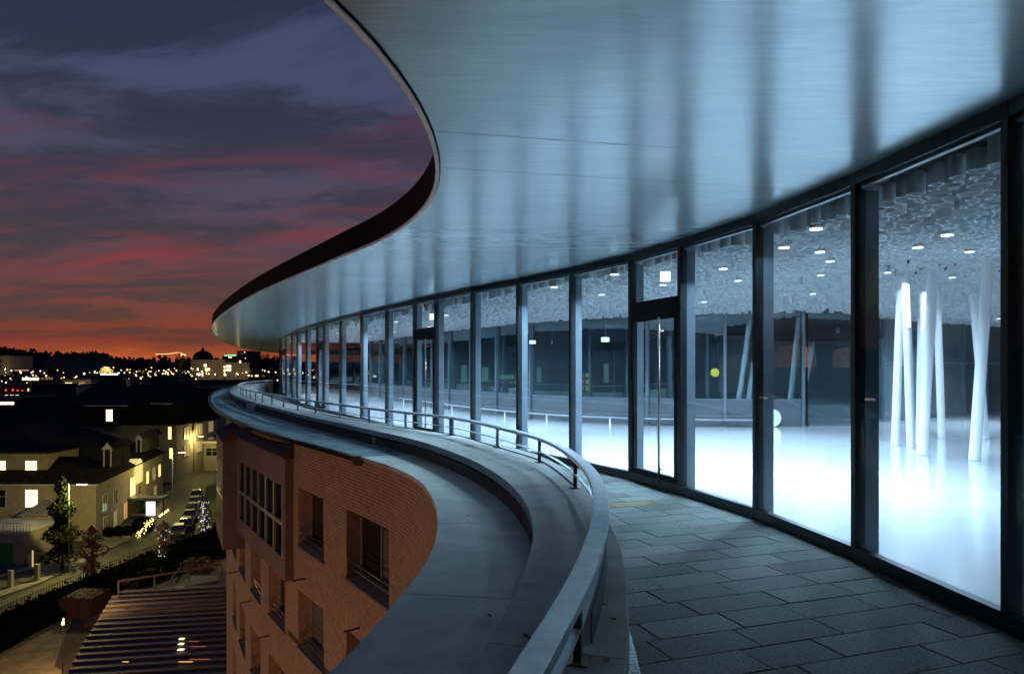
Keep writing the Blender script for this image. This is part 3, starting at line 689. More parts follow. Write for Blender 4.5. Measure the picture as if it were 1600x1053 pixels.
# ================================================================== BRICK BUILDING below the terrace
bb = thing('brick_building', 'curved orange brick apartment building under the terrace with recessed windows', 'building', (-6, 14, GZ))
Lm = nearest_map(LDO, CUO); lin = np.array([(Lm[i]-LDO[i])/max(1e-6, np.hypot(*(Lm[i]-LDO[i]))) for i in range(len(LDO))])
ksw = int(np.argmin(np.hypot(LDO[:, 0]-gp(566, 714, ZD)[0], LDO[:, 1]-gp(566, 714, ZD)[1])))
i0 = 0
while i0 < len(LDO)-2:
    i1 = min(len(LDO)-1, i0+(9 if LDO[i0][1] < 18 else 16))
    if i0 < ksw < i1: i1 = ksw
    if len(LDO)-1-i1 < 4: i1 = len(LDO)-1
    a = LDO[i0:i1+1].copy(); b = (Lm+lin*.2)[i0:i1+1].copy(); d = a[1]-a[0]; a[0] += d*.03; d = b[1]-b[0]; b[0] += d*.03
    strip(MB(), a, b, ZD-.07, ZD).build('coping_slab', M_ledge if i0 < ksw else M_mossy, bb, bevel=.006)
    i0 = i1
# gutter on the far part of the edge
gt = MB().sweep(LDO[ksw:], [(-.10, ZD-.10), (-.10, ZD+.02), (-.08, ZD+.02), (-.08, ZD-.08), (-.005, ZD-.08), (-.005, ZD-.10)]).build('gutter', M_black, bb)
MB().sweep(LDO[ksw:], [(-.115, ZD-.0), (-.115, ZD+.03), (-.101, ZD+.03), (-.101, ZD)]).build('gutter_rim', M_alu, gt)
p = Vector(LDO[ksw]); MB().box(p.x-.15, p.x+.02, p.y-.13, p.y+.02, ZD-.16, ZD+.03).build('gutter_end', mat('old_wood', (.14, .08, .045), .8), bb)

# wall curve
s_l = np.concatenate([[0], np.cumsum(np.hypot(*np.diff(LDO, axis=0).T))])
inset = np.interp(LDO[:, 1], [8, 18, 25, 34, 50], [.05, .05, .12, .55, 1.2])
WALL = LDO+lin*inset[:, None]
ok = (WALL[:, 1] > -3); WALL = WALL[ok]
for _ in range(4):
    B_ = WALL.copy(); B_[1:-1] = .25*WALL[:-2]+.5*WALL[1:-1]+.25*WALL[2:]; WALL = B_
sw = np.concatenate([[0], np.cumsum(np.hypot(*np.diff(WALL, axis=0).T))])
def wp(s): return Vector((np.interp(s, sw, WALL[:, 0]), np.interp(s, sw, WALL[:, 1])))
def wn_(s):
    d = (wp(s+.15)-wp(s-.15)).normalized(); return d, Vector((-d.y, d.x))         # along, outward (left of walking direction)
wix = CX+F*WALL[:, 0]/np.maximum(WALL[:, 1], .2)
bul = int(np.argmax(np.where((WALL[:, 1] > 4) & (WALL[:, 1] < 14), wix, -1e9)))
tip = int(np.argmin(np.where(WALL[:, 1] > 20, wix, 1e9)))
def s_of(x):
    r = range(bul, tip+1); j = min(r, key=lambda i: abs(wix[i]-x)); return float(sw[j])
def s_of2(x):
    seg = wix[bul:tip+1]; ss = sw[bul:tip+1]; return float(np.interp(-x, -seg, ss)) if np.all(np.diff(-seg) > 0) else s_of(x)
WT = ZD-.072
cols = [(676, 663, (0, 1, 2)), (609, 542, (0, 1, 2, 3, 4, 5)), (507, 467, (0, 1, 2, 3, 4, 5)), (445.5, 420.4, (1, 2, 3, 4, 5, 6)), (407.5, 392, (1, 2, 3, 4, 5, 6)), (383.5, 374.5, (1, 2, 3, 4, 5, 6)), (369.5, 364.5, (1, 2, 3, 4, 5, 6))]
wins = []
for xa, xb, rows in cols:
    sa_, sb_ = s_of2(xa), s_of2(xb)
    for r in rows:
        zt = -.70-2.56*r; wins.append((sa_, sb_, zt-1.44, zt))
sbreak = sorted(set([float(v) for v in np.arange(sw[0], sw[-1], .5)]+[w[0] for w in wins]+[w[1] for w in wins]+[float(sw[-1])]))
zbreak = sorted(set([GZ, WT]+[w[2] for w in wins]+[w[3] for w in wins]))
def in_win(s, z): return any(a-1e-4 < s < b+1e-4 and c_-1e-4 < z < d_+1e-4 for a, b, c_, d_ in wins)
m = MB()
for sa_, sb_ in zip(sbreak[:-1], sbreak[1:]):
    if sb_-sa_ < 1e-5: continue
    p, q = wp(sa_), wp(sb_); sm = (sa_+sb_)/2
    for za, zb in zip(zbreak[:-1], zbreak[1:]):
        if zb-za < 1e-5 or in_win(sm, (za+zb)/2): continue
        m.quad((p.x, p.y, za), (q.x, q.y, za), (q.x, q.y, zb), (p.x, p.y, zb))
wall_o = m.build('wall', M_mortar, bb)
# bricks laid in courses proud of the mortar
bricks = []
BL, BH = .29, .068
s0b, s1b = float(sw[max(0, bul-12)]), s_of2(452); z = WT-.004; row = 0
while z-BH > -4.6:
    s = s0b+(BL/2 if row % 2 else 0); 
    while s < s1b:
        sa_, sb_ = s+.005, s+BL-.005; zc = z-BH/2
        parts = [(sa_, sb_)]
        for a, b, c_, d_ in wins:
            if c_-.02 < zc < d_+.02:
                np_ = []
                for x0, x1 in parts:
                    if x1 <= a or x0 >= b: np_.append((x0, x1))
                    else:
                        if x0 < a-.03: np_.append((x0, a))
                        if x1 > b+.03: np_.append((b, x1))
                parts = np_
        for x0, x1 in parts:
            p, q = wp(x0), wp(x1); d, n = wn_((x0+x1)/2); o_ = .008+random.uniform(0, .005); za, zb = z-BH+.011, z
            P = [p+n*-.002, q+n*-.002, q+n*o_, p+n*o_]
            mid = (p+q)/2; size = 1/max(1, mid.y)*(1 if True else 0)
            vis = mid.y > 7.5 and (z > -1.9 or True)
            bricks.append((mid.y if mid.y > 8 else 30-mid.y, [(v.x, v.y) for v in P], za, zb))
        s += BL
    z -= BH; row += 1
bricks.sort(key=lambda b: b[0]-b[3]*.0)
print('bricks', len(bricks))
def brick_mb(mb, b): return mb.prism(b[1], b[2], b[3])
for b in bricks[:300]: brick_mb(MB(), b).build('brick', M_brick, wall_o)
k = MB()
for b in bricks[300:]: brick_mb(k, b)
o = k.build('bricks', M_brick, wall_o, kind='stuff')
m = MB()                                            # flush brick skin where the courses are too fine to tell apart
for sa_, sb_ in zip(sbreak[:-1], sbreak[1:]):
    if sb_-sa_ < 1e-5: continue
    p, q = wp(sa_), wp(sb_); d, n = wn_((sa_+sb_)/2); sm = (sa_+sb_)/2; p = p+n*.006; q = q+n*.006
    for za, zb in zip(zbreak[:-1], zbreak[1:]):
        if zb-za < 1e-5 or in_win(sm, (za+zb)/2): continue
        if sm < s0b or sm > s1b or zb < -4.7+.3: m.quad((p.x, p.y, za), (q.x, q.y, za), (q.x, q.y, zb), (p.x, p.y, zb))
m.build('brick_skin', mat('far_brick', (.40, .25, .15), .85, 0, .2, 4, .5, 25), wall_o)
M_pane = mat('night_pane', (.02, .022, .02), .08, 0, .3, 1)
M_curtain = mat('curtain_grey', (.16, .14, .10), .9, 0, .4, 9, stretch=(3, 3, .2))
for wi, (a, b, z0, z1) in enumerate(wins):
    p, q = wp(a), wp(b); d, n = wn_((a+b)/2); D = .34
    w = thing('window', '', ''); del w['label']; del w['category']; w.parent = bb; w.location = (p.x-bb.location.x, p.y-bb.location.y, z0-bb.location.z)
    pi_, qi = p-n*D, q-n*D
    k = MB(); k.quad((p.x, p.y, z0), (pi_.x, pi_.y, z0), (pi_.x, pi_.y, z1), (p.x, p.y, z1)); k.quad((qi.x, qi.y, z0), (q.x, q.y, z0), (q.x, q.y, z1), (qi.x, qi.y, z1))
    k.quad((p.x, p.y, z1), (pi_.x, pi_.y, z1), (qi.x, qi.y, z1), (q.x, q.y, z1)); k.quad((p.x, p.y, z0), (q.x, q.y, z0), (qi.x, qi.y, z0), (pi_.x, pi_.y, z0))
    k.build('reveal', M_brick, w)
    dq = (qi-pi_).normalized(); wd = (qi-pi_).length
    k = MB(); k.beam(pi_, pi_+dq*.06, z0, z1, -.03, .03); k.beam(qi-dq*.06, qi, z0, z1, -.03, .03); k.beam(pi_+dq*.061, qi-dq*.061, z1-.07, z1, -.03, .03); k.beam(pi_+dq*.061, qi-dq*.061, z0, z0+.07, -.03, .03)
    k.beam(pi_+dq*(wd*.5-.03), pi_+dq*(wd*.5+.03), z0+.071, z1-.071, -.03, .03); k.build('frame', M_frame, w)
    MB().beam(pi_+dq*.062, pi_+dq*(wd*.5-.031), z0+.072, z1-.072, -.012, -.004).build('pane', M_pane if wi % 3 else M_curtain, w)
    MB().beam(pi_+dq*(wd*.5+.031), qi-dq*.062, z0+.072, z1-.072, -.012, -.004).build('pane', M_pane if wi % 2 else M_curtain, w)
    MB().beam(p+n*.03-dq*.03, q+n*.03+dq*.03, z0-.05, z0-.002, -.30, .02).build('sill', mat('stone_sill', (.30, .24, .18), .8), w)
    for zz in (z0+.22, z0+.36): 
        MB().beam(p-n*.05, q-n*.05, zz, zz+.022, -.011, .011).build('guard_bar', mat('guard_bar_metal', (.22, .17, .14), .4, .5), w)
# small rods sticking out of the wall
for x, y in ((478, 903), (393, 938), (421, 992), (373, 892), (563, 980)):
    s = s_of2(x); p = wp(s); d, n = wn_(s); zz = zed(y, p.y); MB().tube([(p.x-n.x*.02, p.y-n.y*.02, zz), (p.x+n.x*.35, p.y+n.y*.35, zz-.02)], .02, 6).build('wall_rod', M_rust, bb)
# bay windows
def bay(x0, x1, ztop, zbot, dep, ncol):
    a, b = s_of2(x1), s_of2(x0); p, q = wp(a), wp(b); d = (q-p).normalized(); n = Vector((-d.y, d.x))
    w = thing('bay_window', '', ''); del w['label']; del w['category']; w.parent = bb; w.location = (p.x-bb.location.x, p.y-bb.location.y, zbot-bb.location.z)
    po, qo = p+n*dep, q+n*dep; Lg = (q-p).length
    zt = ztop-.75; zb = zbot+.55
    mb = MB(); c_in = -.6
    def bm(u0, u1, z0, z1, w0, w1, k): k.beam(p+d*u0, p+d*u1, z0, z1, w0, w1)
    k = MB(); bm(0, Lg, zt, ztop, dep-.12, dep, k); bm(0, .12, zbot, ztop, c_in, dep-.121, k); bm(Lg-.12, Lg, zbot, ztop, c_in, dep-.121, k); bm(0, Lg, zbot, zb, dep-.12, dep, k)
    bm(.121, Lg-.121, zbot, zbot+.1, c_in, dep-.122, k)
    bm(0, .3, zb+.001, zt-.001, dep-.12, dep-.002, k); bm(Lg-.3, Lg, zb+.001, zt-.001, dep-.12, dep-.002, k); k.build('bay_casing', mat('bay_render', (.25, .165, .115), .8, 0, .15, 2), w)
    cw = (Lg-.6)/ncol
    fr = MB()
    for i in range(ncol+1): bm(.3+i*cw-.05, .3+i*cw+.05, zb, zt, dep-.09, dep+.01, fr)
    zm = zb+(zt-zb)*.47
    for i in range(ncol):
        bm(.3+i*cw+.051, .3+(i+1)*cw-.051, zm-.05, zm+.05, dep-.09, dep+.008, fr)
        for zz0, zz1 in ((zb, zm-.051), (zm+.051, zt)):
            g = MB(); bm(.3+i*cw+.052, .3+(i+1)*cw-.052, zz0, zz1, dep-.07, dep-.055, g); g.build('pane', M_dglass, w)
            g = MB(); 
            if (i*7+int(zz1*3)) % 3 == 0: bm(.3+i*cw+.08, .3+i*cw+cw*.6, zz0, zz1, dep-.16, dep-.13, g); g.build('curtain', M_curtain, w)
    fr.build('bay_frame', mat('bay_frame_grey', (.34, .30, .24), .5), w)
    g = MB(); bm(.13, Lg-.13, zbot+.11, ztop-.01, c_in, c_in+.02, g); g.build('inner_wall', mat('room_shade', (.06, .05, .04), .9), w)
    # lean-to roof
    g = MB(); A, B2 = p+n*.02, q+n*.02; C, D2 = p+n*(dep+.06)-d*.06, q+n*(dep+.06)+d*.06; A = A-d*.06; B2 = B2+d*.06; zr = ztop+.38
    g.add([(A.x, A.y, zr), (B2.x, B2.y, zr), (D2.x, D2.y, ztop+.06), (C.x, C.y, ztop+.06), (A.x, A.y, ztop+.002), (B2.x, B2.y, ztop+.002), (D2.x, D2.y, ztop+.002), (C.x, C.y, ztop+.002)],
          [(0, 1, 2, 3), (4, 7, 6, 5), (0, 3, 7, 4), (1, 5, 6, 2), (3, 2, 6, 7)]); g.build('bay_roof', M_dkroof, w)
bay(381, 459, .02, -3.15, .22, 6)
bay(364, 377, -.15, -3.9, .6, 5)
# light boxes on the ledge
def ledge_box(px, py, w, h, lab):
    x, y = gp(px, py, ZD); t = thing('vent_box', lab, 'vent box', (x, y, ZD))
    MB().box(x-w/2, x+w/2, y-w/2, y+w/2, ZD+.002, ZD+h).build('body', mat('vent_grey', (.42, .44, .44), .5, .3), t)
    MB().box(x-w/2-.02, x+w/2+.02, y-w/2-.02, y+w/2+.02, ZD+h+.001, ZD+h+.025).build('cap', M_alu, t)
    for i in range(4): MB().box(x+w/2+.001, x+w/2+.02, y-w/2+.02, y+w/2-.02, ZD+.03+i*h*.22, ZD+.03+i*h*.22+.02).build('louvre', M_alu, t)
ledge_box(592, 694, .26, .14, 'small louvred grey vent box on the ledge by the dark joint')
ledge_box(393, 643, .30, .30, 'small pale box farther off on the mossy ledge')
x, y = gp(373, 613, ZD)
# the inward side of the ledge is a gap under the parapet: thin membrane strip joins

# ================================================================== STREET LEVEL
M_grd = mat('dark_ground', (.035, .032, .026), .95, 0, .4, .05)
M_road = mat('asphalt', (.075, .072, .05), .7, 0, .3, 1.5, .3, 30)
M_pave = mat('pavement_slabs', (.17, .155, .12), .85, 0, .25, 1.2, .3, 10)
M_lawn = mat('lawn_green', (.06, .075, .025), .95, 0, .4, .8, .6, 18)
M_grass = mat('garden_grass', (.13, .115, .06), .95, 0, .5, .7, .6, 18)
M_soil = mat('bed_soil', (.03, .02, .014), .95, 0, .4, 2)
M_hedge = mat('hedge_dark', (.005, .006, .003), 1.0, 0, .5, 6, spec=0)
k = MB(); k.box(-5000, 5000, 2, 8800, GZ-.2, GZ); k.build('ground', M_grd, kind='structure')
def gpoly(name, px, mt, dz): 
    P = [ga(x, y) for x, y in px]; k = flat(MB(), [P], GZ+dz, True); return k.build(name, mt, kind='structure'), P
gpoly('street', [(-120, 985), (60, 915), (130, 880), (200, 846), (238, 824), (268, 770), (276, 735), (285, 706), (330, 700), (362, 740), (360, 800), (330, 826), (250, 856), (160, 893), (60, 935), (-60, 985)], M_road, .004)
# pavement along the houses and along the hedge, both with a kerb
def kerb(name, px, mt, h=.12):
    P = [ga(x, y) for x, y in px]; ar = sum(P[i][0]*P[(i+1) % len(P)][1]-P[(i+1) % len(P)][0]*P[i][1] for i in range(len(P)))
    k = flat(MB(), [P], GZ+h, True)
    for a, b in zip(P, P[1:]+P[:1]): k.quad((*a, GZ), (*b, GZ), (*b, GZ+h), (*a, GZ+h))
    k.build(name, mt, kind='structure')
kerb('pavement', [(-120, 975), (-20, 905), (110, 868), (160, 846), (210, 818), (246, 793), (262, 765), (268, 768), (240, 822), (203, 843), (132, 878), (62, 912)], M_pave)
kerb('footpath', [(-60, 992), (60, 936), (160, 894), (250, 857), (330, 827), (362, 801), (363, 806), (333, 833), (252, 864), (162, 901), (62, 943), (-60, 1003)], M_pave)
kerb('verge', [(322, 762), (362, 745), (364, 798), (338, 818), (322, 824), (318, 800)], M_lawn, .1)
gpoly('garden_lawn', [(-80, 985), (120, 960), (130, 1000), (95, 1053), (60, 1120), (-200, 1120)], M_grass, .006)
gpoly('garden_bed', [(120, 955), (140, 1000), (120, 1060), (85, 1040), (102, 990)], M_soil, .012)
gpoly('garden_path', [(322, 905), (362, 860), (368, 868), (345, 908)], M_pave, .010)

def leaves(mb, c, rad, n, sz, shell=.55):
    for _ in range(n):
        v = Vector((random.gauss(0, 1), random.gauss(0, 1), random.gauss(0, 1))).normalized()*(shell+(1-shell)*random.random())
        p = Vector((c[0]+v.x*rad[0], c[1]+v.y*rad[1], c[2]+v.z*rad[2])); a = Vector((random.uniform(-1, 1), random.uniform(-1, 1), random.uniform(-1, 1))).normalized(); b = a.cross(v if abs(a.dot(v)) < .9 else Vector((0, 0, 1))).normalized()
        s = sz*random.uniform(.6, 1.4); mb.add([p-a*s, p+b*s*.6, p+a*s, p-b*s*.6], [(0, 1, 2, 3)])
    return mb
# hedge bank between street and garden
HP = [(-60, 1003), (62, 944), (162, 902), (252, 865), (333, 834), (366, 806)]; HQ = [(-60, 1056), (62, 985), (162, 940), (252, 905), (333, 872), (366, 845)]
hd = MB(); A = [ga(*p) for p in HP]; B_ = [ga(*p) for p in HQ]
A_ = np.array(A); Bq = np.array(B_); lv = MB()
for i in range(len(A)-1):
    n = 60
    for t_ in range(n):
        f = (t_+random.random())/n; a = A_[i]*(1-f)+A_[i+1]*f; b = Bq[i]*(1-f)+Bq[i+1]*f
        for g_ in (.1, .35, .6, .85):
            p = a*(1-g_)+b*g_; leaves(lv, (p[0], p[1], GZ+.5), (.9, .9, .75), 16, .13)
k = MB()
for i in range(len(A)-1):
    a, a2, b2, b = A[i], A[i+1], B_[i+1], B_[i]; k.prism([a, a2, b2, b], GZ+.001, GZ+.7)
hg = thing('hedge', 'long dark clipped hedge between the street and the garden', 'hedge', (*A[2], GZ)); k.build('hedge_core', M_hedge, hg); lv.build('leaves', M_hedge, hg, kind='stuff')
fn = thing('iron_fence', 'low dark iron fence on the street side of the hedge', 'fence', (*A[2], GZ))
npk = 0; fpts = smooth_curve(A, .34, 0); k = MB()
for i, p in enumerate(fpts):
    if npk < 290: MB().box(p[0]-.018, p[0]+.018, p[1]-.018, p[1]+.018, GZ+.05, GZ+1.35+(.12 if i % 6 == 0 else 0)).build('picket', M_black, fn); npk += 1
    else: k.box(p[0]-.018, p[0]+.018, p[1]-.018, p[1]+.018, GZ+.05, GZ+1.35)
if k.v: k.build('pickets', M_black, fn, kind='stuff')
MB().sweep(fpts, [(-.02, GZ+1.2), (-.02, GZ+1.24), (.02, GZ+1.24), (.02, GZ+1.2)]).build('fence_rail', M_black, fn)

def window(parent, x0, x1, z0, z1, y, mt, fr=M_wframe, bars=True, shutters=False):
    """window in a wall that faces the camera (towards -y)"""
    f = MB(); t = .08; f.box(x0-t, x1+t, y-.07, y-.002, z0-t, z0).box(x0-t, x1+t, y-.07, y-.002, z1, z1+t).box(x0-t, x0, y-.07, y-.002, z0+.001, z1-.001).box(x1, x1+t, y-.07, y-.002, z0+.001, z1-.001)
    if bars:
        xm = (x0+x1)/2; f.box(xm-.035, xm+.035, y-.06, y-.03, z0+.001, z1-.001); f.box(x0+.001, xm-.036, y-.058, y-.031, z0+(z1-z0)*.62, z0+(z1-z0)*.62+.05); f.box(xm+.036, x1-.001, y-.058, y-.031, z0+(z1-z0)*.62, z0+(z1-z0)*.62+.05)
    o = f.build('window', fr, parent); MB().box(x0, x1, y-.029, y-.003, z0, z1).build('pane', mt, o); return o
def window_on(parent, a, b, f0, f1, z0, z1, mt, arch_=False, fr=M_wframe):
    """window in a wall running a->b (plan), outside to the right of a->b"""
    A, Bv = Vector(a), Vector(b); d = (Bv-A).normalized(); p = A.lerp(Bv, f0); q = A.lerp(Bv, f1)
    f = MB(); f.beam(p-d*.1, q+d*.1, z0-.1, z0, -.12, -.01).beam(p-d*.1, q+d*.1, z1, z1+.1, -.12, -.01).beam(p-d*.1, p, z0+.001, z1-.001, -.12, -.01).beam(q, q+d*.1, z0+.001, z1-.001, -.12, -.01)
    m_ = p.lerp(q, .5); f.beam(m_-d*.04, m_+d*.04, z0+.001, z1-.001, -.11, -.06)
    o = f.build('window', fr, parent); MB().beam(p, q, z0, z1, -.05, -.012).build('pane', mt, o); return o
def hip(mb, poly4, z0, ridge, z1, over=.4):
    a, b, c, d = [Vector(p) for p in poly4]; ctr = (a+b+c+d)/4; q = []
    for p in (a, b, c, d): v = (p-ctr); q.append(p+v.normalized()*over)
    r0, r1 = ridge; vs = [(*p, z0) for p in q]+[(*r0, z1), (*r1, z1)]
    mb.add(vs, [(0, 1, 5, 4), (1, 2, 5), (2, 3, 4, 5), (3, 0, 4), (3, 2, 1, 0)]); return mb
M_nopane = mat('dark_pane', (.012, .013, .014), .15, 0, .2, 1)

# --- house at the corner, nearest left
h1 = thing('corner_house', 'large beige house at the street corner with black roof, dormers and arched yellow window', 'house', (-60, 100, GZ))
A1, B1, C1, D1 = (-50.2, 89.6), (-57.6, 122.5), (-92, 124), (-98, 89.6); ZE = -11.7
MB().prism([A1, B1, C1, D1], GZ, ZE).build('wall', M_render, h1)
hip(MB(), [A1, B1, C1, D1], ZE+.01, ((-66, 99), (-70, 114)), -5.6, .6).build('roof', M_roof, h1)
MB().box(-98, -49.7, 89.0, 89.3, ZE-.15, ZE-.001).build('eaves_gutter', M_wframe, h1)
for (x0, x1, y0, y1, mt) in ((40, 59, 765, 792, M_warm2), (-14, 9, 765, 792, M_nopane), (0, 11, 840, 880, M_nopane)):
    w0 = at(x0, y1, 89.6); w1 = at(x1, y0, 89.6); window(h1, w0[0], w1[0], w0[2], w1[2], 89.6, mt)
# set-back upper storey with two lit windows
MB().prism([(-57.2, 91.5), (-57.2, 98), (-97, 98), (-97, 91.5)], ZE+.3, -8.25).build('upper_storey', M_render, h1)
MB().prism([(-56.7, 90.9), (-56.7, 98.5), (-97.5, 98.5), (-97.5, 90.9)], -8.24, -8.0).build('upper_roof', M_roof, h1)
for (x0, x1, y0, y1) in ((-8, 9, 720, 742), (40, 58, 720, 742)):
    w0 = at(x0, y1, 91.5); w1 = at(x1, y0, 91.5); window(h1, w0[0], w1[0], w0[2], w1[2], 91.5, M_warm2)
# street side windows, arched window, doors
zs = lambda y, Y: zed(y, Y)
sd = (Vector(B1)-Vector(A1)).length
for f0, f1, z0, z1, mt in ((.07, .12, -15.6, -13.6, M_nopane), (.20, .25, -15.6, -13.6, M_nopane), (.08, .12, -18.3, -16.4, M_nopane), (.20, .24, -18.3, -16.4, M_dim), (.33, .38, -18.3, -16.2, lit('ochre_door', (.7, .32, .06), .55)),
                           (.42, .50, -15.7, -13.2, M_warm), (.68, .72, -15.3, -13.5, M_warm), (.80, .84, -15.3, -13.4, M_dim), (.90, .94, -15.3, -13.4, M_warm), (.60, .64, -18.2, -16.4, M_nopane), (.82, .86, -18.2, -16.4, M_dim)):
    window_on(h1, A1, B1, f0, f1, z0, z1, mt)
def gable(f0, f1, z0, z1, mtw, roofz, parent=h1):
    p = Vector(A1).lerp(Vector(B1), f0); q = Vector(A1).lerp(Vector(B1), f1); d = (q-p).normalized(); r = Vector((d.y, -d.x)); o = r*.25
    k = MB(); P = [p+o, q+o]; bk = [p-r*3.2, q-r*3.2]; n = 10; front = [(P[0].x, P[0].y, z0), (P[1].x, P[1].y, z0)]
    for i in range(n+1):
        t_ = math.pi*i/n; m_ = P[0].lerp(P[1], .5+.5*math.cos(t_)); front.append((m_.x, m_.y, z1+(roofz-z1)*math.sin(t_)))
    back = [(x-r.x*3, y-r.y*3, z) for x, y, z in front]; q_ = len(front); k.add(front+back, [tuple(range(q_)), tuple(reversed(range(q_, 2*q_)))]+[(i, (i+1) % q_, q_+(i+1) % q_, q_+i) for i in range(q_)])
    return k.build('arched_gable', mtw, parent)
gable(.49, .60, -14.4, -12.2, lit('arched_gable_light', (.95, .72, .22), .55), -10.9)
def dormer(x, y0, y1, Y, w=1.1, parent=h1):
    X, _, z0 = at(x, y1, Y); z1 = zed(y0, Y); o = MB().box(X-w/2, X+w/2, Y, Y+2.4, z0, z1).build('dormer', M_roof, parent)
    MB().box(X-w/2-.03, X-w/2+.14, Y-.05, Y-.002, z0, z1).box(X+w/2-.14, X+w/2+.03, Y-.05, Y-.002, z0, z1).build('dormer_post', M_wframe, o)
    MB().add([(X-w/2-.25, Y-.12, z1), (X+w/2+.25, Y-.12, z1), (X, Y-.12, z1+.9), (X-w/2-.25, Y-.05, z1), (X+w/2+.25, Y-.05, z1), (X, Y-.05, z1+.9), (X, Y+3, z1+.9), (X-w/2-.25, Y+3, z1), (X+w/2+.25, Y+3, z1)],
             [(3, 5, 4), (3, 5, 6, 7), (4, 8, 6, 5)]).build('dormer_roof', M_roof, o)
    MB().add([(X-w/2-.25, Y-.13, z1), (X+w/2+.25, Y-.13, z1), (X, Y-.13, z1+.9), (X-w/2-.25, Y-.125, z1), (X+w/2+.25, Y-.125, z1), (X, Y-.125, z1+.9)], [(0, 1, 2), (3, 5, 4)]).build('dormer_gable', M_wframe, o)
for x, y0, y1, Y in ((168, 702, 729, 97), (183, 697, 723, 100), (217, 687, 706, 109), (225, 684, 703, 111.5), (233, 681, 701, 114)): dormer(x, y0, y1, Y, 1.0 if Y < 105 else .75)
# annex with green door
h1b = thing('garage_annex', 'low pale annex with a green garage door and a roof terrace', 'garage', (-56, 80, GZ))
X0, X1 = at(-60, 880, 79)[0], at(36, 880, 79)[0]; zt = zed(833, 79)
MB().box(X0, X1, 79, 86, GZ, zt).build('wall', M_render2, h1b)
MB().box(X0-.1, X1+.2, 78.8, 86.1, zt+.001, zt+.18).build('roof_slab', M_wframe, h1b)
a = at(-30, 885, 79); b = at(20, 848, 79); MB().box(a[0], b[0], 78.93, 78.99, a[2], b[2]).build('garage_door', mat('green_door', (.01, .16, .03), .5), h1b)
for i in range(9): MB().box(X0+4.5+i*.35, X0+4.53+i*.35, 78.9, 78.93, zt+.19, zt+1.1).build('railing_bar', M_black, h1b)
MB().box(X0, X1, 78.9, 78.94, zt+1.101, zt+1.15).build('terrace_rail', M_black, h1b)
# side porch roof
h1c = thing('porch', 'small lean-to porch with pale sloping roof against the corner house', 'porch', (-52, 87, GZ))
a = at(33, 804, 86); b = at(76, 804, 86); zz = a[2]
MB().box(a[0], b[0], 86, 89.5, GZ, zz-.02).build('wall', M_render, h1c)
MB().add([(a[0]-.2, 85.7, zz), (b[0]+.2, 85.7, zz), (b[0]-.3, 89.5, zz+1.1), (a[0]+.5, 89.5, zz+1.1), (a[0]-.2, 85.7, zz-.1), (b[0]+.2, 85.7, zz-.1)], [(0, 1, 2, 3), (0, 4, 5, 1)]).build('roof', M_render2, h1c)

# --- big black-roofed house behind
h2 = thing('black_roof_house', 'big house with a broad black hipped roof and one lit window in it', 'house', (-70, 140, GZ))
A2, B2_, C2, D2_ = (-61.0, 135), (-63.5, 160), (-85, 160), (-80, 135); ZE2 = zed(664, 135)
MB().prism([A2, B2_, C2, D2_], GZ, ZE2).build('wall', M_render, h2)
hip(MB(), [(-60.3, 133.5), (-61.5, 158), (-93, 158), (-79.8, 133.5)], zed(631, 133.2), ((-66.5, 146), (-80.5, 146)), zed(592, 146), 1.0).build('roof', M_roof, h2)
x0, x1 = at(118, 640, 133.5)[0], at(283, 640, 133.5)[0]
MB().prism([(x0, 133.2), (x1, 133.2), (x1+.5, 150), (x0, 150)], ZE2+.1, zed(631.2, 133.2)).build('attic_storey', M_roof, h2)
MB().box(at(131, 633, 133)[0], at(200, 633, 133)[0], 132.9, 133.1, zed(635, 133), zed(633, 133)).build('parapet_strip', M_wframe, h2)
MB().box(at(235, 633, 133)[0], at(270, 633, 133)[0], 132.9, 133.1, zed(631.5, 133), zed(630, 133)).build('parapet_strip', M_wframe, h2)
w0 = at(166, 658, 133.2); w1 = at(176, 640, 133.2); window(h2, w0[0], w1[0], w0[2], w1[2], 133.2, M_warm2)
w0 = at(263, 686, 135); w1 = at(268, 667, 135); window(h2, w0[0], w1[0], w0[2], w1[2], 135, M_warm, bars=False)
w0 = at(265, 716, 135); w1 = at(270, 700, 135); window(h2, w0[0], w1[0], w0[2], w1[2], 135, M_warm, bars=False)
for f0 in (.15, .45, .75): window_on(h2, A2, B2_, f0, f0+.12, ZE2-3.0, ZE2-.8, M_dim); window_on(h2, A2, B2_, f0, f0+.12, ZE2-6.2, ZE2-4.2, M_dim)
MB().box(at(197, 596, 140)[0], at(201, 596, 140)[0], 140, 140.7, zed(604, 140), zed(592, 140)).build('chimney', M_render2, h2)
# --- house at the end of the street
h3 = thing('end_house', 'pale house at the far end of the street with one bright yellow window', 'house', (-73, 178, GZ))
A3, B3, C3, D3 = (-69.5, 174), (-68, 200), (-84, 202), (-83, 174); ZE3 = zed(646, 174)
MB().prism([A3, B3, C3, D3], GZ, ZE3).build('wall', M_render, h3)
hip(MB(), [A3, B3, C3, D3], ZE3+.01, ((-73, 182), (-79, 182)), zed(619, 182), .7).build('roof', M_roof, h3)
for (x0, x1, y0, y1, mt) in ((331, 335.5, 655, 666, M_warm), (301, 304, 654, 664, M_dim), (306, 309, 654, 664, M_dim), (290, 293, 660, 672, M_dim), (312, 318, 676, 684, M_dim)):
    w0 = at(x0, y1, 174); w1 = at(x1, y0, 174); window(h3, w0[0], w1[0], w0[2], w1[2], 174, mt, bars=False)
x_, y_, z_ = at(305, 632, 178); MB().box(x_-.9, x_+.9, 176.5, 180, z_-1, z_+.5).build('dormer', M_render, h3); MB().sphere((x_, 176.3, z_-.35), .22).build('dormer_lamp', M_warm2, h3)
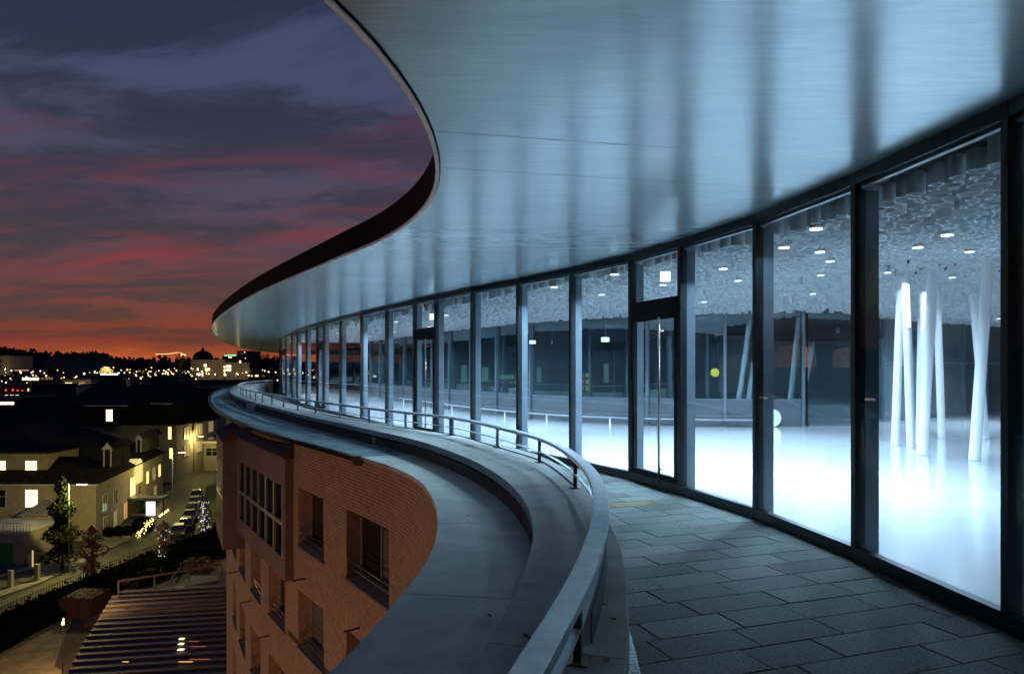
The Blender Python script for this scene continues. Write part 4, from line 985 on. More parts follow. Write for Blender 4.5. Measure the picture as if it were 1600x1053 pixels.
MB().box(at(300, 690, 170)[0], at(330, 690, 170)[0], 170, 173.9, zed(693, 170), zed(686, 170)).build('balcony', M_render2, h3)
# low row beyond, between end house and brick wall
h4 = thing('white_gate_building', 'small pale block with flat roof beside the street beyond the shelter', 'building', (-58, 150, GZ))
a = at(318, 700, 150); b = at(345, 688, 150); MB().box(a[0], b[0], 150, 156, GZ, zed(692, 150)).build('wall', M_render2, h4); MB().box(a[0]-.4, b[0]+.4, 149.5, 156.4, zed(692, 150)+.01, zed(690, 150)+.1).build('roof_slab', M_wframe, h4)
w0 = at(322, 712, 150); w1 = at(341, 700, 150); window(h4, w0[0], w1[0], w0[2], w1[2], 150, M_nopane)

# --- bus shelter
x0, x1 = at(187, 780, 104)[0], at(253, 780, 103)[0]
bs = thing('bus_shelter', 'flat-roofed glass bus shelter with a bright white poster panel', 'bus shelter', ((x0+x1)/2, 103.5, GZ))
MB().box(x0, x1, 102.6, 105, zed(781, 103), zed(778.5, 103)+.1).build('roof', M_fin, bs)
for x in (x0+.4, x1-.6): MB().box(x, x+.12, 104.6, 104.72, GZ+.12, zed(781, 103)-.001).build('post', M_steel, bs)
a = at(228, 813, 103.2); b = at(243, 783, 103.2); MB().box(a[0], b[0], 103.2, 103.35, GZ+.25, b[2]).build('poster_case', M_steel, bs); MB().box(a[0]+.05, b[0]-.05, 103.15, 103.195, GZ+.35, b[2]-.06).build('lit_poster', lit('poster_light', (.85, 1, .92), 1.9), bs)
MB().box(x0+.6, a[0]-.2, 104.75, 104.78, GZ+.3, zed(783, 104)).build('rear_pane', M_dglass, bs)

# --- clipped ball bushes, fairy lights
def ball(px, py, r, lab):
    x, y = ga(px, py); t = thing('ball_bush', lab, 'bush', (x, y, GZ), 'clipped ball bushes by the corner house'); k = MB().sphere((x, y, GZ+r+.15), r*.9, 14, 10); leaves(k, (x, y, GZ+r+.15), (r, r, r), 260, .09, .88); k.build('foliage', M_hedge, t)
    MB().box(x-.3, x+.3, y-.3, y+.3, GZ+.121, GZ+.45).build('planter', M_render2, t)
ball(169, 842, .72, 'clipped ball bush, first of three from the corner house wall'); ball(184, 841, .72, 'clipped ball bush between two others by the corner house'); ball(199.5, 840, .70, 'clipped ball bush nearest the lit poster panel')
x, y = ga(226, 836)
fb = thing('lit_bush', 'rounded dark bush strung with yellow fairy lights by the bus shelter', 'bush', (x, y, GZ)); k = MB().sphere((x-.2, y, GZ+1.2), 1.15, 14, 10, (1.2, 1, .95)); leaves(k, (x-.2, y, GZ+1.2), (1.45, 1.25, 1.2), 500, .1, .85); k.build('foliage', M_hedge, fb)
k = MB()
for i in range(56):
    t_ = i/56; k.sphere((x-.2+t_*1.9+random.gauss(0, .12), y-1.35-random.random()*.2, GZ+.3+t_*1.9+random.gauss(0, .28)), random.uniform(.035, .09), 6, 4)
k.build('fairy_lights', lit('fairy_yellow', (1, .78, .15), 3.2), fb, kind='stuff')
for i in range(5):
    x, y = ga(250+i*3.1, 810-i*2.3); t = thing('path_lantern', 'small glowing lantern standing on the pavement by the shelter', 'lantern', (x, y, GZ+.12), 'row of small pavement lanterns')
    MB().box(x-.13, x+.13, y-.13, y+.13, GZ+.121, GZ+.2).build('foot', M_black, t); MB().sphere((x, y, GZ+.36), .16, 10, 6).build('globe', lit('lantern_yellow', (1, .7, .25), 2.4), t)

# --- street lamps
def lamp(px, pyb, pyt, lab, energy, arm=1.0, side=1):
    x, y = ga(px, pyb); zt = zed(pyt, y); t = thing('street_lamp', lab, 'street lamp', (x, y, GZ), 'street lamps along the street')
    MB().tube([(x, y, GZ), (x, y, zt), (x+side*arm, y-.1, zt+.12)], .09, 8, .05).build('mast', M_fin, t)
    MB().box(x+side*arm-.1, x+side*arm+.9, y-.25, y+.1, zt+.06, zt+.2).build('head', M_alu, t)
    MB().box(x+side*arm-.02, x+side*arm+.85, y-.28, y+.08, zt+.0, zt+.055).build('lens', lit('lamp_lens', (1, .82, .35), 7), t)
    ld = bpy.data.lights.new('street_light', 'POINT'); ld.energy = energy; ld.color = (1, .83, .27); ld.shadow_soft_size = .2
    lo = bpy.data.objects.new('light', ld); COL.objects.link(lo); lo.parent = t; lo.location = (side*(arm+.4), -.1, zt-.3-GZ)
LW = 2900
lamp(107.5, 893, 757, 'tall street lamp in front of the corner house, beside the narrow tree', LW)
lamp(269.5, 798, 707, 'street lamp by the parked cars at the middle of the street', LW*.45)
lamp(303, 742, 682, 'farthest street lamp, at the end of the street', LW*.22)
x, y = at(98, 0, 49.5)[:2]
gl = thing('garden_lamp', 'slim garden pole with a small glowing flame-shaped lamp', 'lamp', (x, y, GZ)); zt = zed(975, y)
MB().tube([(x, y, GZ), (x, y, zt)], .035, 8).build('pole', M_fin, gl); MB().tube([(x, y, zt), (x+.02, y, zt+.18), (x+.06, y, zt+.42)], .09, 8, .02).build('flame_globe', lit('flame_yellow', (1, .7, .2), 6), gl)
ld = bpy.data.lights.new('garden_light', 'POINT'); ld.energy = 900; ld.color = (1, .55, .25); ld.shadow_soft_size = .1; lo = bpy.data.objects.new('light', ld); COL.objects.link(lo); lo.parent = gl; lo.location = (0, 0, zt+.65-GZ)

def post_lamp(x, y, h, lab, en):
    t = thing('garden_lamp', lab, 'lamp', (x, y, GZ)); MB().tube([(x, y, GZ), (x, y, GZ+h)], .05, 8).build('pole', M_fin, t); MB().sphere((x, y, GZ+h+.22), .22, 12, 8).build('globe', lit('sodium_globe', (1, .5, .15), 6), t, smooth=True)
    ld = bpy.data.lights.new('garden_light', 'POINT'); ld.energy = en; ld.color = (1, .56, .26); ld.shadow_soft_size = .2; lo = bpy.data.objects.new('light', ld); COL.objects.link(lo); lo.parent = t; lo.location = (0, 0, h+.6)
post_lamp(-13, 9, 7.5, 'garden lamp post with a warm globe close under the brick wall near the bulge', 760)
post_lamp(-17.5, 21, 5.0, 'garden lamp post with a warm globe beside the ribbed roof', 380)

# --- parked cars
M_carp = [mat('car_paint_silver', (.07, .073, .076), .45, .3, .05, 1, coat=.1), mat('car_paint_dark', (.03, .035, .04), .22, .4, .05, 1, coat=.6), mat('car_paint_grey', (.12, .12, .125), .25, .6, .05, 1, coat=.6)]
M_tyre = mat('tyre_black', (.012, .012, .012), .9)
def car_proto(mt):
    t = thing('parked_car', '', 'car')
    prof = [(-2.1, .35), (-2.15, .75), (-2.0, .92), (-1.2, .98), (1.45, .98), (2.0, .85), (2.15, .6), (2.1, .32), (1.75, .28), (1.55, .5), (1.2, .5), (1.0, .28), (-.95, .28), (-1.15, .5), (-1.55, .5), (-1.75, .28)]
    def ext(pr, w0, w1, zmin, zmax):
        vs = []; n = len(pr)
        for s in (-1, 1):
            for y_, z_ in pr: w = w0+(w1-w0)*(z_-zmin)/(zmax-zmin); vs.append((s*w, y_, z_))
        return vs, [tuple(range(n)), tuple(reversed(range(n, 2*n)))]+[(i, n+i, n+(i+1) % n, (i+1) % n) for i in range(n)]
    vs, fs = ext(prof, .88, .86, .28, 1); b = MB().add(vs, fs).build('body', mt, t, bevel=.03)
    cab = [(-1.55, .985), (-.95, 1.42), (.55, 1.44), (1.35, .985)]; vs, fs = ext(cab, .82, .62, .985, 1.44); MB().add(vs, fs).build('windows', M_nopane, t, bevel=.02)
    ro = [(-.95, 1.425), (-.5, 1.475), (.3, 1.48), (.55, 1.445)]; vs, fs = ext(ro, .63, .58, 1.42, 1.48); MB().add(vs, fs).build('roof', mt, t)
    for x_ in (-.82, .82):
        for y_ in (-1.35, 1.38):
            w = MB().tube([(x_-.09, y_, .31), (x_+.09, y_, .31)], .31, 14).build('wheel', M_tyre, t); MB().tube([(x_+math.copysign(.091, x_), y_, .31), (x_+math.copysign(.10, x_), y_, .31)], .19, 10).build('rim', M_alu, w)
    for x_ in (-.6, .6):
        MB().box(x_-.18, x_+.18, -2.17, -2.12, .62, .74).build('headlight', mat('headlight_glass', (.7, .7, .65), .1), t); MB().box(x_-.16, x_+.16, 2.10, 2.155, .66, .78).build('tail_light', mat('tail_red', (.25, .01, .01), .2), t)
    return t
protos = [car_proto(m_) for m_ in M_carp]
carspec = [(279, 836, 0, 'silver parked car nearest the hedge, first in the row'), (291, 825, 1, 'dark parked car second in the row from the hedge'), (297, 812, 2, 'grey parked car third in the row'), (300, 801, 1, 'dark parked car fourth in the row, under the street lamp'), (304, 790, 0, 'silver parked car fifth in the row'), (307, 779, 2, 'grey parked car farthest along the row'),
           (281, 746, 1, 'dark car standing across the street beyond the shelter')]
used = set()
for px, py, ci, lab in carspec:
    x, y = ga(px, py); c_ = protos[ci] if ci not in used else copy_tree(protos[ci]); used.add(ci)
    c_.location = (x, y, GZ+.006); c_.rotation_euler = (0, 0, math.radians(20)); c_['label'] = lab; c_['group'] = 'cars parked along the street'

# --- trees and shrubs
M_leafg = mat('leaf_green', (.010, .014, .005), .95, 0, .5, 2, spec=.05); M_leafr = mat('leaf_red', (.16, .085, .075), .8, 0, .4, 2); M_bark = mat('bark', (.06, .045, .03), .9, 0, .3, 6)
def tree(px, pyb, pyt, w, lab, mt, n, sz, kind='cone', name='street_tree', Y=None, lights=0):
    x, y = ga(px, pyb) if Y is None else at(px, 0, Y)[:2]; zt = zed(pyt, y); h = zt-GZ
    t = thing(name, lab, 'tree', (x, y, GZ)); k = MB().tube([(x, y, GZ), (x+.05, y, GZ+h*.5), (x, y, zt-h*.1)], .16, 8, .03)
    for i in range(14):
        a = random.uniform(0, 6.28); z0 = GZ+h*random.uniform(.25, .85); r_ = w*random.uniform(.3, .8); k.tube([(x, y, z0), (x+r_*math.cos(a), y+r_*math.sin(a), z0+r_*.9)], .04, 5, .01)
    k.build('trunk', M_bark, t); c_ = MB()
    for _ in range(n):
        f = random.random()
        if kind == 'cone': z_ = GZ+h*(.12+.86*f); r_ = w*(1-f)**.55*(.75+.35*math.sin(f*21+1.3))
        else: z_ = GZ+h*(.22+.76*f); r_ = w*math.sin(math.pi*min(1, f*.85+.12))*(.7+.4*math.sin(f*17))
        a = random.uniform(0, 6.28); rr = r_*math.sqrt(random.uniform(.1, 1)); leaves(c_, (x+rr*math.cos(a), y+rr*math.sin(a), z_), (.12, .12, .12), 3, sz)
    c_.build('crown', mt, t)
    if lights:
        k = MB()
        for i in range(lights):
            f = random.random(); a = random.uniform(3.3, 6.1); r_ = w*.8; k.sphere((x+r_*math.cos(a)*random.random(), y+r_*math.sin(a), GZ+h*(.15+.75*f)), .035, 6, 4)
        k.build('string_lights', lit('cool_string_light', (.8, .85, 1), 2), t, kind='stuff')
    return t
tree(97, 892, 742, 2.1, 'narrow dark green tree beside the tall street lamp', M_leafg, 2300, .13, 'cone')
tree(143, 915, 820, 1.5, 'small reddish tree by the hedge, left of the ball bushes', M_leafr, 1100, .09, 'oval')
tree(255, 880, 812, 1.25, 'small bare reddish tree by the hedge, in front of the parked cars', M_leafr, 600, .08, 'oval', lights=12)
tree(322, 838, 775, 1.1, 'small tree with cool string lights beside the brick building', M_leafr, 500, .07, 'oval', lights=60)
tree(207, 805, 772, .9, 'small bush-like tree behind the bus shelter', M_leafg, 500, .1, 'oval', Y=107)
fr_ = thing('front_garden_fence', 'low grey garden fence with gate posts in front of the corner house', 'fence', (*ga(30, 915), GZ))
a = Vector(ga(-20, 928)); b = Vector(ga(58, 908)); n = 44
for i in range(n+1):
    p = a.lerp(b, i/n); MB().box(p.x-.02, p.x+.02, p.y-.02, p.y+.02, GZ+.1, GZ+1.25).build('bar', M_black, fr_)
MB().beam(a, b, GZ+1.251, GZ+1.30, -.03, .03).build('top_bar', M_black, fr_)
for f in (.45, 1.0): p = a.lerp(b, f); MB().box(p.x-.2, p.x+.2, p.y-.2, p.y+.2, GZ+.09, GZ+1.7).build('gate_post', M_render2, fr_)
x, y = ga(147, 864); ps = thing('parking_sign', 'small red and white sign post beside the reddish tree', 'sign', (x, y, GZ)); MB().tube([(x, y, GZ), (x, y, GZ+2.4)], .04, 6).build('post', M_fin, ps); MB().box(x-.4, x+.4, y-.06, y-.041, GZ+2.4, GZ+2.9).build('red_plate', mat('sign_red', (.5, .02, .04), .5), ps); MB().box(x-.4, x+.4, y-.06, y-.041, GZ+1.2, GZ+2.39).build('pale_plate', M_render2, ps)
x, y = ga(52, 893); ch = thing('lit_lantern_post', 'short stone post with a dim warm light beside the front garden', 'post', (x, y, GZ)); MB().box(x-.35, x+.35, y-.35, y+.35, GZ, GZ+2.0).build('pillar', M_render2, ch); MB().box(x+.1, x+.25, y-.37, y-.352, GZ+.6, GZ+2.3).build('light_slot', lit('slot_light', (1, .6, .2), .5), ch)

# --- glass-and-batten garden roof right below
RZ = -14.6
Q = [gp(339, 906, RZ), gp(174, 934, RZ), gp(128, 1007, RZ), gp(96, 1070, RZ), gp(90, 1150, RZ), gp(337, 1150, RZ)]
gr_ = thing('garden_hall_roof', 'low ribbed glass and metal roof in the garden with warm lights inside', 'roof', (-22, 48, RZ))
yT = gp(200, 920, RZ)[1]; yB = gp(200, 1130, RZ)[1]; nb = 21
def xl(y):  # left outline of the roof
    P = Q[1:5]
    for p, q in zip(P[:-1], P[1:]):
        if q[1] <= y <= p[1]: return p[0]+(q[0]-p[0])*(p[1]-y)/(p[1]-q[1])
    return P[0][0] if y > P[0][1] else P[-1][0]
def xr(y): a, b = Q[0], Q[5]; return a[0]+(b[0]-a[0])*(a[1]-y)/(a[1]-b[1])
M_bat = mat('roof_batten', (.12, .09, .085), .6, .2, .3, 4); M_rg = mat('roof_glass_blue', (.11, .095, .12), .4, .2, .3, .8)
for i in range(nb):
    y0 = Q[1][1]+2-(i)*(Q[1][1]+2-yB)/nb; y1 = y0-(Q[1][1]+2-yB)/nb; a0, a1 = xl(y0), xr(y0); b0, b1 = xl(y1), xr(y1); dy = 1.4
    k = MB(); k.add([(a0, y0-dy*.0, RZ), (a1, y0+dy, RZ), (b1, y1+dy+.3, RZ), (b0, y1+.3, RZ), (a0, y0, RZ-.05), (a1, y0+dy, RZ-.05), (b1, y1+dy+.3, RZ-.05), (b0, y1+.3, RZ-.05)], [(3, 2, 1, 0), (4, 5, 6, 7), (0, 1, 5, 4), (2, 3, 7, 6), (1, 2, 6, 5), (3, 0, 4, 7)]); k.build('roof_panel', M_rg, gr_)
    k = MB(); k.add([(b0, y1, RZ), (b1, y1+dy, RZ), (b1, y1+dy+.3, RZ), (b0, y1+.3, RZ), (b0, y1, RZ+.13), (b1, y1+dy, RZ+.13), (b1, y1+dy+.3, RZ+.13), (b0, y1+.3, RZ+.13)], [(4, 5, 6, 7), (0, 1, 5, 4), (3, 7, 6, 2), (0, 4, 7, 3), (1, 2, 6, 5)]); k.build('batten', M_bat, gr_)
k = MB(); k.add([(xl(q), q, RZ-.06) for q in (Q[1][1], Q[2][1], yB)]+[(xl(q), q, GZ) for q in (Q[1][1], Q[2][1], yB)], [(0, 1, 4, 3), (1, 2, 5, 4)]); k.build('side_wall', M_render2, gr_)
a, b = Q[1], Q[0]; MB().beam(a, b, GZ, RZ-.06, 0, .1).build('end_wall', M_render2, gr_)
hr = MB().tube([(a[0], a[1]+1, RZ+.95), (b[0], b[1]+1, RZ+.95)], .09, 8)
for f in (0, .33, .66, 1): 
    p = Vector(a).lerp(Vector(b), f); hr.tube([(p.x, p.y+1, RZ), (p.x, p.y+1, RZ+.95)], .07, 6)
hr.build('guard_rail', M_bat, gr_)
for px, py, w in ((284, 1000, .3), (283, 1008, .3), (282.5, 1017, .35)):
    x, y = gp(px, py, RZ+.08); MB().box(x-w/2, x+w/2, y-.12, y+.12, RZ+.17, RZ+.19).build('skylight_lamp', M_warm2, gr_)
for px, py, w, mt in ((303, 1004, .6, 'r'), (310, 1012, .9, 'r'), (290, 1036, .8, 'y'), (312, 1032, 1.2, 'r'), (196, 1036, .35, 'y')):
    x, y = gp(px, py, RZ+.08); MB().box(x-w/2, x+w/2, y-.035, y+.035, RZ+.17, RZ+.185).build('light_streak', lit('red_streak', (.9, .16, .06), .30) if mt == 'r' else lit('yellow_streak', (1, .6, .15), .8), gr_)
sh = thing('garden_shed', 'low shed with a flat pale roof between the ribbed roof and the beds', 'shed', (-25, 60, GZ)); a, b = gp(271, 922, -15.4), gp(321, 902, -15.4)
MB().box(a[0], a[0]+2.8, a[1], b[1], GZ, -15.41).build('wall', M_render2, sh); MB().box(a[0]-.1, a[0]+2.9, a[1]-.1, b[1]+.1, -15.4, -15.25).build('roof_slab', mat('pale_slab', (.30, .27, .20), .8), sh)
gs = thing('gravel_roof', 'narrow flat roof strip of purple grey gravel at the foot of the brick wall', 'roof', (-17, 45, -15.5))
P = [gp(341, 898, -15.2), gp(362, 895, -15.2), gp(362, 960, -15.2), gp(368, 1060, -15.2), gp(372, 1160, -15.2), gp(337, 1160, -15.2), gp(334, 930, -15.2)]
k = flat(MB(), [P], -15.2, True)
for a, b in zip(P, P[1:]+P[:1]): k.quad((*a, -15.8), (*b, -15.8), (*b, -15.2), (*a, -15.2))
k.build('slab', mat('purple_gravel', (.13, .11, .15), .95, 0, .5, 14, .8, 40), gs)
hb = thing('clipped_hedge_block', 'reddish brown clipped hedge block beside the garden lamp', 'hedge', (*ga(116, 965), GZ)); a = ga(92, 966); b = ga(141, 966)
k = MB().box(a[0], b[0], a[1], a[1]+3.2, GZ, GZ+1.6); 
for i in range(900): 
    leaves(k, (random.uniform(a[0], b[0]), random.choice((a[1], random.uniform(a[1], a[1]+3.2))), GZ+random.choice((1.6, random.uniform(.1, 1.6)))), (.08, .08, .08), 1, .09)
k.build('foliage', mat('leaf_brown', (.075, .032, .022), .9, 0, .4, 3), hb)
def shrub(px, py, w, h, lab, mt, n=500):
    x, y = ga(px, py); t = thing('shrub', lab, 'shrub', (x, y, GZ)); k = MB()
    for _ in range(n):
        f = random.random(); a = random.uniform(0, 6.28); rr = w*math.sin(math.pi*(.15+.8*f))*math.sqrt(random.random()); leaves(k, (x+rr*math.cos(a), y+rr*math.sin(a), GZ+h*f), (.1, .1, .1), 1, .12)
    k.build('foliage', mt, t); k = MB()
    for i in range(7): a = random.uniform(0, 6.28); k.tube([(x, y, GZ), (x+w*.7*math.cos(a), y+w*.7*math.sin(a), GZ+h*.8)], .025, 5, .008)
    k.build('stems', M_bark, t)
M_straw = mat('leaf_straw', (.15, .10, .05), .9, 0, .4, 3)
shrub(318, 893, 1.5, 1.5, 'straw coloured round shrub near the brick wall', M_straw); shrub(299, 893, 1.3, 1.4, 'straw coloured shrub left of its twin in the garden bed', M_straw)
shrub(236, 905, 1.6, 1.0, 'low dark red shrub in the bed behind the ribbed roof', MATS['leaf_brown']); shrub(195, 925, 1.4, 1.2, 'dark shrub at the corner of the ribbed roof', MATS['leaf_brown']); shrub(40, 968, 2.2, .6, 'loose low shrub at the foot of the hedge bank', MATS['leaf_brown']); shrub(160, 985, 1.3, 1.3, 'dark shrub on the bed beside the ribbed roof', MATS['leaf_brown'])
bf = thing('bed_border', 'pale metal border framing a dark planting bed', 'border', (*ga(240, 905), GZ)); c_ = [ga(198, 918), ga(220, 893), ga(282, 891), ga(268, 909)]
for p, q in zip(c_[:-1], c_[1:]): MB().beam(p, q, GZ+.3, GZ+.42, -.04, .04).build('edge_bar', M_fin, bf)

# ================================================================== THE TOWN AND THE HILLS
M_far = mat('far_facade', (.30, .25, .18), .9, 0, .3, .05); M_fard = mat('far_dark', (.03, .026, .022), .9, 0, .3, .05); M_farr = mat('far_roof', (.012, .011, .012), .9); M_farred = mat('far_red_roof', (.10, .035, .03), .9)
def block(name, lab, x0, x1, yt, Y, dep, mt, wins_, yb=None, roof=None, wm=M_warm2, cat='building'):
    a = at(x0, yt, Y); b = at(x1, yt, Y); zt_ = a[2]; t = thing(name, lab, cat, ((a[0]+b[0])/2, Y, GZ)); MB().box(a[0], b[0], Y, Y+dep, GZ, zt_).build('wall', mt, t)
    if roof is None: MB().box(a[0]-.3, b[0]+.3, Y-.3, Y+dep+.3, zt_+.01, zt_+.5).build('roof', M_farr, t)
    for w in wins_:
        wx0, wy0, wx1, wy1 = w[:4]; mt2 = w[4] if len(w) > 4 else wm; p = at(wx0, wy1, Y); q = at(wx1, wy0, Y); MB().box(p[0], q[0], Y-.12, Y-.02, p[2], q[2]).build('window', mt2, t)
    return t
def row(x0, x1, n, y0, y1, fill=.7, mt=M_warm2, skip=()):
    s = (x1-x0)/n; return [(x0+i*s, y0, x0+i*s+s*fill, y1, mt) for i in range(n) if i not in skip]
M_w3 = lit('cool_window', (1, .88, .55), 2.2)
block('office_block', 'long low office block with a row of lit windows at the left', -60, 132, 589, 300, 30, M_fard, row(35, 61, 6, 590, 594, .75, M_w3)+row(61.5, 84, 6, 590, 593, .6, M_dim)+[(115, 590, 118, 593.5)])
block('stepped_office', 'pale office with three rows of bright windows', 57, 100, 604, 235, 18, M_far, row(61, 80, 5, 605.8, 610.5, .88, M_w3)+row(61, 80, 5, 613.5, 618.5, .88, M_w3)+row(61, 80, 5, 621.5, 626, .6, M_dim, (1, 2)))
block('white_top_office', 'small pale office with two large lit windows by the black roof', 98, 142, 593, 260, 18, M_far, [(102, 598, 112.5, 603.5, M_w3), (104, 605.5, 113, 609, M_w3), (124, 597, 133, 601, M_dim)])
block('christmas_lit_building', 'dark building with red lit ornaments and three yellow windows', -60, 55, 604, 190, 18, M_fard, row(8, 33, 3, 617, 623.5, .55, M_warm2)+[(x, 607+random.random()*3, x+2.6, 611, lit('red_ornament', (1, .06, .08), .9)) for x in (8, 19, 26.5, 34, 43)]+[(43.5, 607, 45.5, 611, M_warm)])
block('workshop_row', 'dark low building with a row of four lit windows at the left edge', -70, 34, 625, 160, 14, M_fard, row(1, 23, 4, 628, 632, .78, M_w3))
block('left_tower', 'pale grey apartment tower at the left edge below the hill', -30, 15, 556, 520, 25, M_far, [(0, 562, 2, 566, M_nopane), (0, 570, 2, 575, M_nopane)])
block('dark_flat_tower', 'dark wide apartment block below the wooded hill', 46, 86, 566, 560, 25, M_fard, [])
block('lit_pavilion_far', 'far low building with a glowing warm roof beneath the hill', 20, 47, 577, 480, 20, M_fard, [(22, 577.5, 45, 579.5, lit('warm_glow_strip', (1, .45, .2), .35))])
block('shop_row', 'far row of shops with a bright yellow strip of light', 147, 190, 582, 540, 20, M_fard, [(157, 583.5, 184, 586, M_w3), (147, 581, 149, 583, M_w3), (150.5, 581, 153, 583, M_w3), (184, 581.5, 187, 583.5, M_w3)])
pdm = block('domed_palace', 'stately stone palace with a dark central dome and lit windows', 298, 352, 562, 620, 40, M_far, [(317.5, 569, 319.8, 573), (320.5, 569, 322.8, 573), (307, 575, 310, 579), (320.5, 575, 322.5, 579), (324, 575, 328, 579), (310, 583, 312, 587, M_w3), (315.5, 582, 317.5, 588, M_w3), (322, 582, 324, 585), (299.5, 579, 304, 580, M_dim)], cat='palace')
x, y, z = at(317, 562, 640); dv = MB(); k_ = []
for i, (r, dz) in enumerate(((8.2, 0), (8.0, 2), (7.0, 4.4), (5.2, 6.2), (2.4, 7.6), (1.3, 8.0), (1.1, 9.2), (.2, 10.6))): k_.append((r, z+dz))
vs = [(x+r*1.05*math.cos(2*math.pi*j/24), y+r*math.sin(2*math.pi*j/24), zz) for r, zz in k_ for j in range(24)]
fs = [(i*24+j, i*24+(j+1) % 24, (i+1)*24+(j+1) % 24, (i+1)*24+j) for i in range(7) for j in range(24)]; dv.add(vs, fs).build('dome', M_farr, pdm); dv = MB().tube([(x, y, z+10), (x, y, z+14)], .25, 6, .05).build('finial', M_farr, pdm)
for i in range(9): 
    p = at(302+i*5.4, 566, 620); MB().box(p[0]-.3, p[0]+.3, 619.6, 619.95, GZ+2, p[2]).build('pilaster', M_far, pdm)
block('palace_wing', 'lower stone wing right of the domed palace with two big lit windows', 352, 392, 566, 615, 30, M_far, [(354, 570.5, 361, 574, M_warm2), (354, 575.5, 361, 579.5, M_warm2), (349.8, 571.5, 352, 575), (349.8, 577, 352, 581), (374, 563.5, 376.5, 567, M_w3), (350, 583, 352, 586)])
gs2 = block('green_sign_hall', 'dark hall with a glowing green sign strip along its roof', 347, 372, 557, 700, 20, M_fard, [(351, 554.6, 355, 556.6, lit('green_strip', (.25, .9, .35), 1.2)), (356, 553.8, 359, 556.6, MATS['green_strip']), (360.5, 554.2, 368.5, 556.2, MATS['green_strip']), (357, 557.5, 362, 559, M_warm2)])
block('right_tower', 'dark slab tower with scattered lit windows right of the palace', 370.5, 394, 549, 660, 22, M_fard, [(378, 552, 379.5, 553.5, M_dim), (381.5, 549.5, 383, 551, M_warm), (376, 551.5, 377, 552.5, M_dim), (383, 559, 384, 560.5, M_warm), (381, 572, 384, 579, M_dim)])
block('flat_red_roof_house', 'long low building with a dull red flat roof beyond the street', 270, 345, 609, 250, 40, M_farred, [], )
block('far_long_house', 'long dark house with a faintly lit front under the palace', 288, 362, 596, 330, 20, M_fard, row(300, 330, 5, 604, 609, .35, lit('faint_window', (.5, .1, .06), .25)), wm=M_dim)
block('small_lit_house', 'small house with bright roof edge left of the palace', 268, 284, 591, 340, 14, M_far, [(269, 597, 283, 599.5, M_dim)])
block('white_lit_far_house', 'low far building with bright yellow floodlit corner near the parapet', 388, 420, 583, 560, 20, M_fard, [(392.5, 584, 396.5, 588, M_w3), (397, 585.5, 404, 588.5, M_warm), (404.5, 586, 413, 588.5, M_dim), (409, 577, 411, 579), (413, 578, 415, 580.5, M_warm2), (421, 575, 425, 577, M_dim)])
for lx, ly, lY, en in ((308, 586, 596, 2000), (336, 586, 590, 2200), (372, 586, 590, 2000), (80, 630, 222, 1200), (8, 578, 500, 4000), (120, 606, 250, 1200)):  # right-hand ones stand at the palace foot; left-hand ones added to brighten facades
    x, y, z = at(lx, ly, lY); t = thing('floodlight', 'small warm floodlight on a post in front of a far facade', 'lamp', (x, y, GZ), 'floodlights before the far facades'); MB().tube([(x, y, GZ), (x, y, z)], .12, 5).build('post', M_farr, t); MB().sphere((x, y, z+.45), .4, 8, 6).build('globe', M_w3, t)
    ld = bpy.data.lights.new('flood', 'POINT'); ld.energy = en; ld.color = (1, .72, .35); ld.shadow_soft_size = .5; lo = bpy.data.objects.new('light', ld); COL.objects.link(lo); lo.parent = t; lo.location = (0, -.2, z-GZ+1.4)
# scattered town lights: lamps on posts among the dark roofs
def town_light(px, py, Y, r, mt, lab='tiny town light among the dark roofs on a slim post'):
    x, y, z = at(px, py, Y); t = thing('town_light', lab, 'lamp', (x, y, GZ), 'tiny lights scattered over the far town'); MB().tube([(x, y, GZ), (x, y, z-r)], .15, 4).build('post', M_farr, t); MB().sphere((x, y, z), r, 6, 4).build('globe', mt, t)
rr = random.Random(11)
for i in range(130):
    px = rr.choice((rr.uniform(100, 300), rr.uniform(200, 300), rr.uniform(300, 435), rr.uniform(0, 130))); Y = rr.uniform(420, 620); r = rr.uniform(.35, .75)*Y/560; py = rr.gauss(583, 3.6) if px > 130 else rr.uniform(578, 600)
    if px < 130: Y = 292; r *= .5
    town_light(px, py, Y, r, rr.choice((M_w3, M_warm2, M_warm, M_warm, M_dim)))
gt_ = thing('glowing_tree', 'wide bare tree wrapped in golden fairy lights below the hill', 'tree', (*at(165, 580, 538)[:2], GZ)); k = MB()
for i in range(260):
    a = rr.uniform(0, math.pi); r = math.sqrt(rr.random()); p = at(166+11*r*math.cos(a), 582.5-9.5*r*math.sin(a), 538+rr.uniform(-4, 4)); k.sphere(p, rr.uniform(.08, .22), 5, 3)
k.build('fairy_lights', lit('gold_fairy', (1, .72, .2), 1.6), gt_, kind='stuff'); p = at(166, 582, 538); MB().tube([(p[0], p[1], GZ), p], .6, 6, .2).build('trunk', M_bark, gt_)
# construction crane hung with lights
cr = thing('lit_crane', 'construction crane with its jib outlined by a string of lights', 'crane', (*at(281, 560, 900)[:2], GZ)); p0, p1, p2, p3 = at(243, 553.5, 900), at(262, 553, 900), at(280, 550.5, 900), at(291, 555, 900)
k = MB().tube([p0, p1, p2, p3], .34, 5); k.build('light_string', lit('crane_light', (1, .55, .2), 1.6), cr)
MB().tube([(p2[0], p2[1], GZ), (p2[0], p2[1], p2[2]+1)], .6, 6).build('mast', M_farr, cr); k = MB(); 
for q in ((283.5, 554.3), (288.5, 554.6)): k.sphere(at(*q, 899), .8, 8, 6)
k.build('lamp', M_w3, cr)

